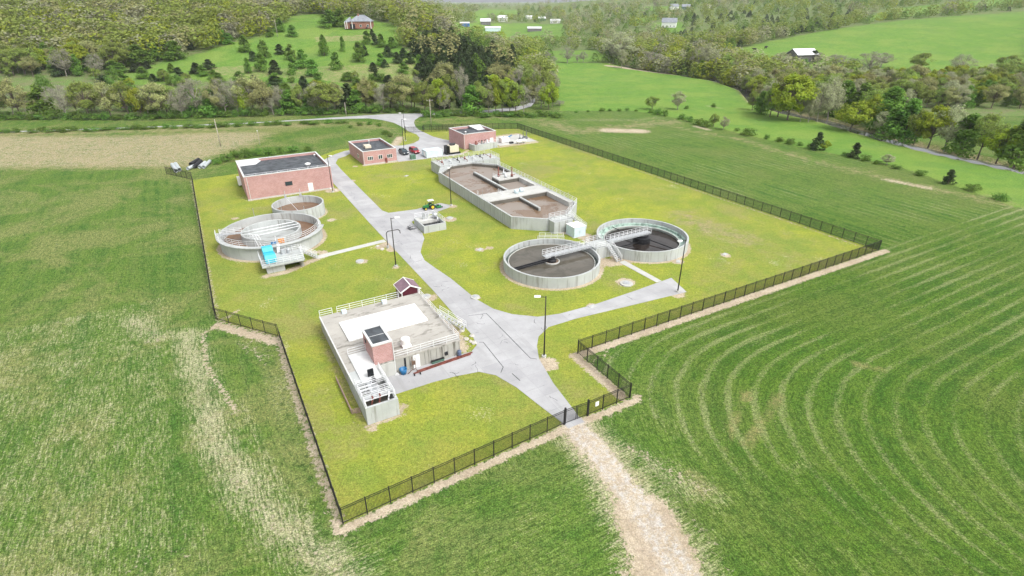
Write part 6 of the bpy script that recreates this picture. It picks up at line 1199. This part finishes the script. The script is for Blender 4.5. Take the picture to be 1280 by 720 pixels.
for (x_, y_, z_, k) in far_pts:
    V0, F0 = LOD[k][rg.integers(3)]; st = 2 if y_ > 1500 else 1
    s = rg.uniform(.75, 1.2)*(1.0 if y_ < 700 else 1.1); a = rg.uniform(0, 6.28); c_, s_ = math.cos(a), math.sin(a); V1 = V0[:len(V0)//st*1] if st == 1 else V0[:440]; nf = len(V1)//4; kk = s*(1.35 if st == 1 else 1.5)
    V1 = np.stack([V1[:, 0]*c_-V1[:, 1]*s_, V1[:, 0]*s_+V1[:, 1]*c_, V1[:, 2]], 1)*np.array([kk, kk, s])+np.array([x_, y_, z_]); VV.append(V1); FF.append(F0[:nf]+base); base += len(V1); MI.append(np.full(nf, kinds.index(k)))
print('far trees', len(far_pts), 'single', len(single))
me_ = mk_mesh('distant_woods', np.concatenate(VV), np.concatenate(FF), [FOL[k] for k in kinds]); me_.polygons.foreach_set('material_index', np.concatenate(MI).astype('i4'))
o = bpy.data.objects.new('distant_woods', me_); col.objects.link(o); tag(o, 'spring woods of green, tan and grey crowns covering the distant hills', 'woods', kind='stuff')
# labels: one per tree, counted from the left within its place and kind
by = {}
for e, k, info in TREES: by.setdefault((info, k), []).append(e)
def ordn(i): return str(i)+('th' if 10 <= i % 100 <= 20 else {1: 'st', 2: 'nd', 3: 'rd'}.get(i % 10, 'th'))
for (info, k), L in by.items():
    L.sort(key=lambda e: proj(*e.location)[0]); ds = KIND[k][8]
    for i, e in enumerate(L):
        if len(L) == 1: lb = 'the only '+ds+' '+info
        elif i == 0: lb = 'leftmost '+ds+' '+info
        elif i == len(L)-1: lb = 'rightmost '+ds+' '+info
        else: lb = ordn(i+1)+' '+ds+' from the left '+info
        tag(e, lb, 'shrub' if k == 'bush' else 'tree', ds+'s '+info)
# ------------------------------------------------------------------ haze, world, sun, camera
hz = B((0, 0, 0)); hz.box(-9700, 9700, -420, 9700, -6, 110); m, n, l, b = new_mat('haze_air')
for q_ in list(n):
    if q_.type == 'BSDF_PRINCIPLED': n.remove(q_)
pv = n.new('ShaderNodeVolumePrincipled'); pv.inputs['Color'].default_value = (.86, .90, .96, 1); pv.inputs['Density'].default_value = HAZE = .00008; pv.inputs['Anisotropy'].default_value = 0
l.new(pv.outputs[0], [q_ for q_ in n if q_.type == 'OUTPUT_MATERIAL'][0].inputs['Volume']); ho = hz.build('haze', m); tag(ho, None, None, kind='stuff')
SUN_EL, SUN_AZ = 52, 128      # degrees; azimuth clockwise from +Y
w = bpy.data.worlds.new('World'); sc.world = w; w.use_nodes = True; nt = w.node_tree; bg = nt.nodes['Background']
sky = nt.nodes.new('ShaderNodeTexSky'); sky.sky_type = 'NISHITA'; sky.sun_disc = False; sky.sun_elevation = R(SUN_EL); sky.sun_rotation = R(SUN_AZ); sky.air_density = 1.0; sky.dust_density = 4.0; sky.ozone_density = 1.0
hs = nt.nodes.new('ShaderNodeHueSaturation'); hs.inputs['Saturation'].default_value = .15; hs.inputs['Value'].default_value = 2.8
nt.links.new(sky.outputs[0], hs.inputs['Color']); nt.links.new(hs.outputs[0], bg.inputs[0]); bg.inputs[1].default_value = .10
s = bpy.data.lights.new('sun', 'SUN'); s.energy = 1.3; s.angle = R(11); s.color = (1, .97, .92); so = bpy.data.objects.new('sun', s); col.objects.link(so)
dv = Vector((math.sin(R(SUN_AZ))*math.cos(R(SUN_EL)), math.cos(R(SUN_AZ))*math.cos(R(SUN_EL)), math.sin(R(SUN_EL)))); so.rotation_euler = dv.to_track_quat('Z', 'Y').to_euler()
cam = bpy.data.cameras.new('camera'); co_ = bpy.data.objects.new('camera', cam); col.objects.link(co_); co_.location = (0, 0, CAMH); co_.rotation_euler = (R(90)-PITCH, 0, 0); cam.sensor_width = 36; cam.lens = 36*FPX/1280; cam.clip_start = .5; cam.clip_end = 90000; sc.camera = co_
sc.view_settings.view_transform = 'Standard'; sc.view_settings.look = 'None'; sc.view_settings.exposure = 0.12; sc.view_settings.gamma = 1
sc.cycles.max_bounces = 5; sc.cycles.diffuse_bounces = 3; sc.cycles.glossy_bounces = 3; sc.cycles.transmission_bounces = 2; sc.cycles.volume_bounces = 0; sc.cycles.transparent_max_bounces = 4
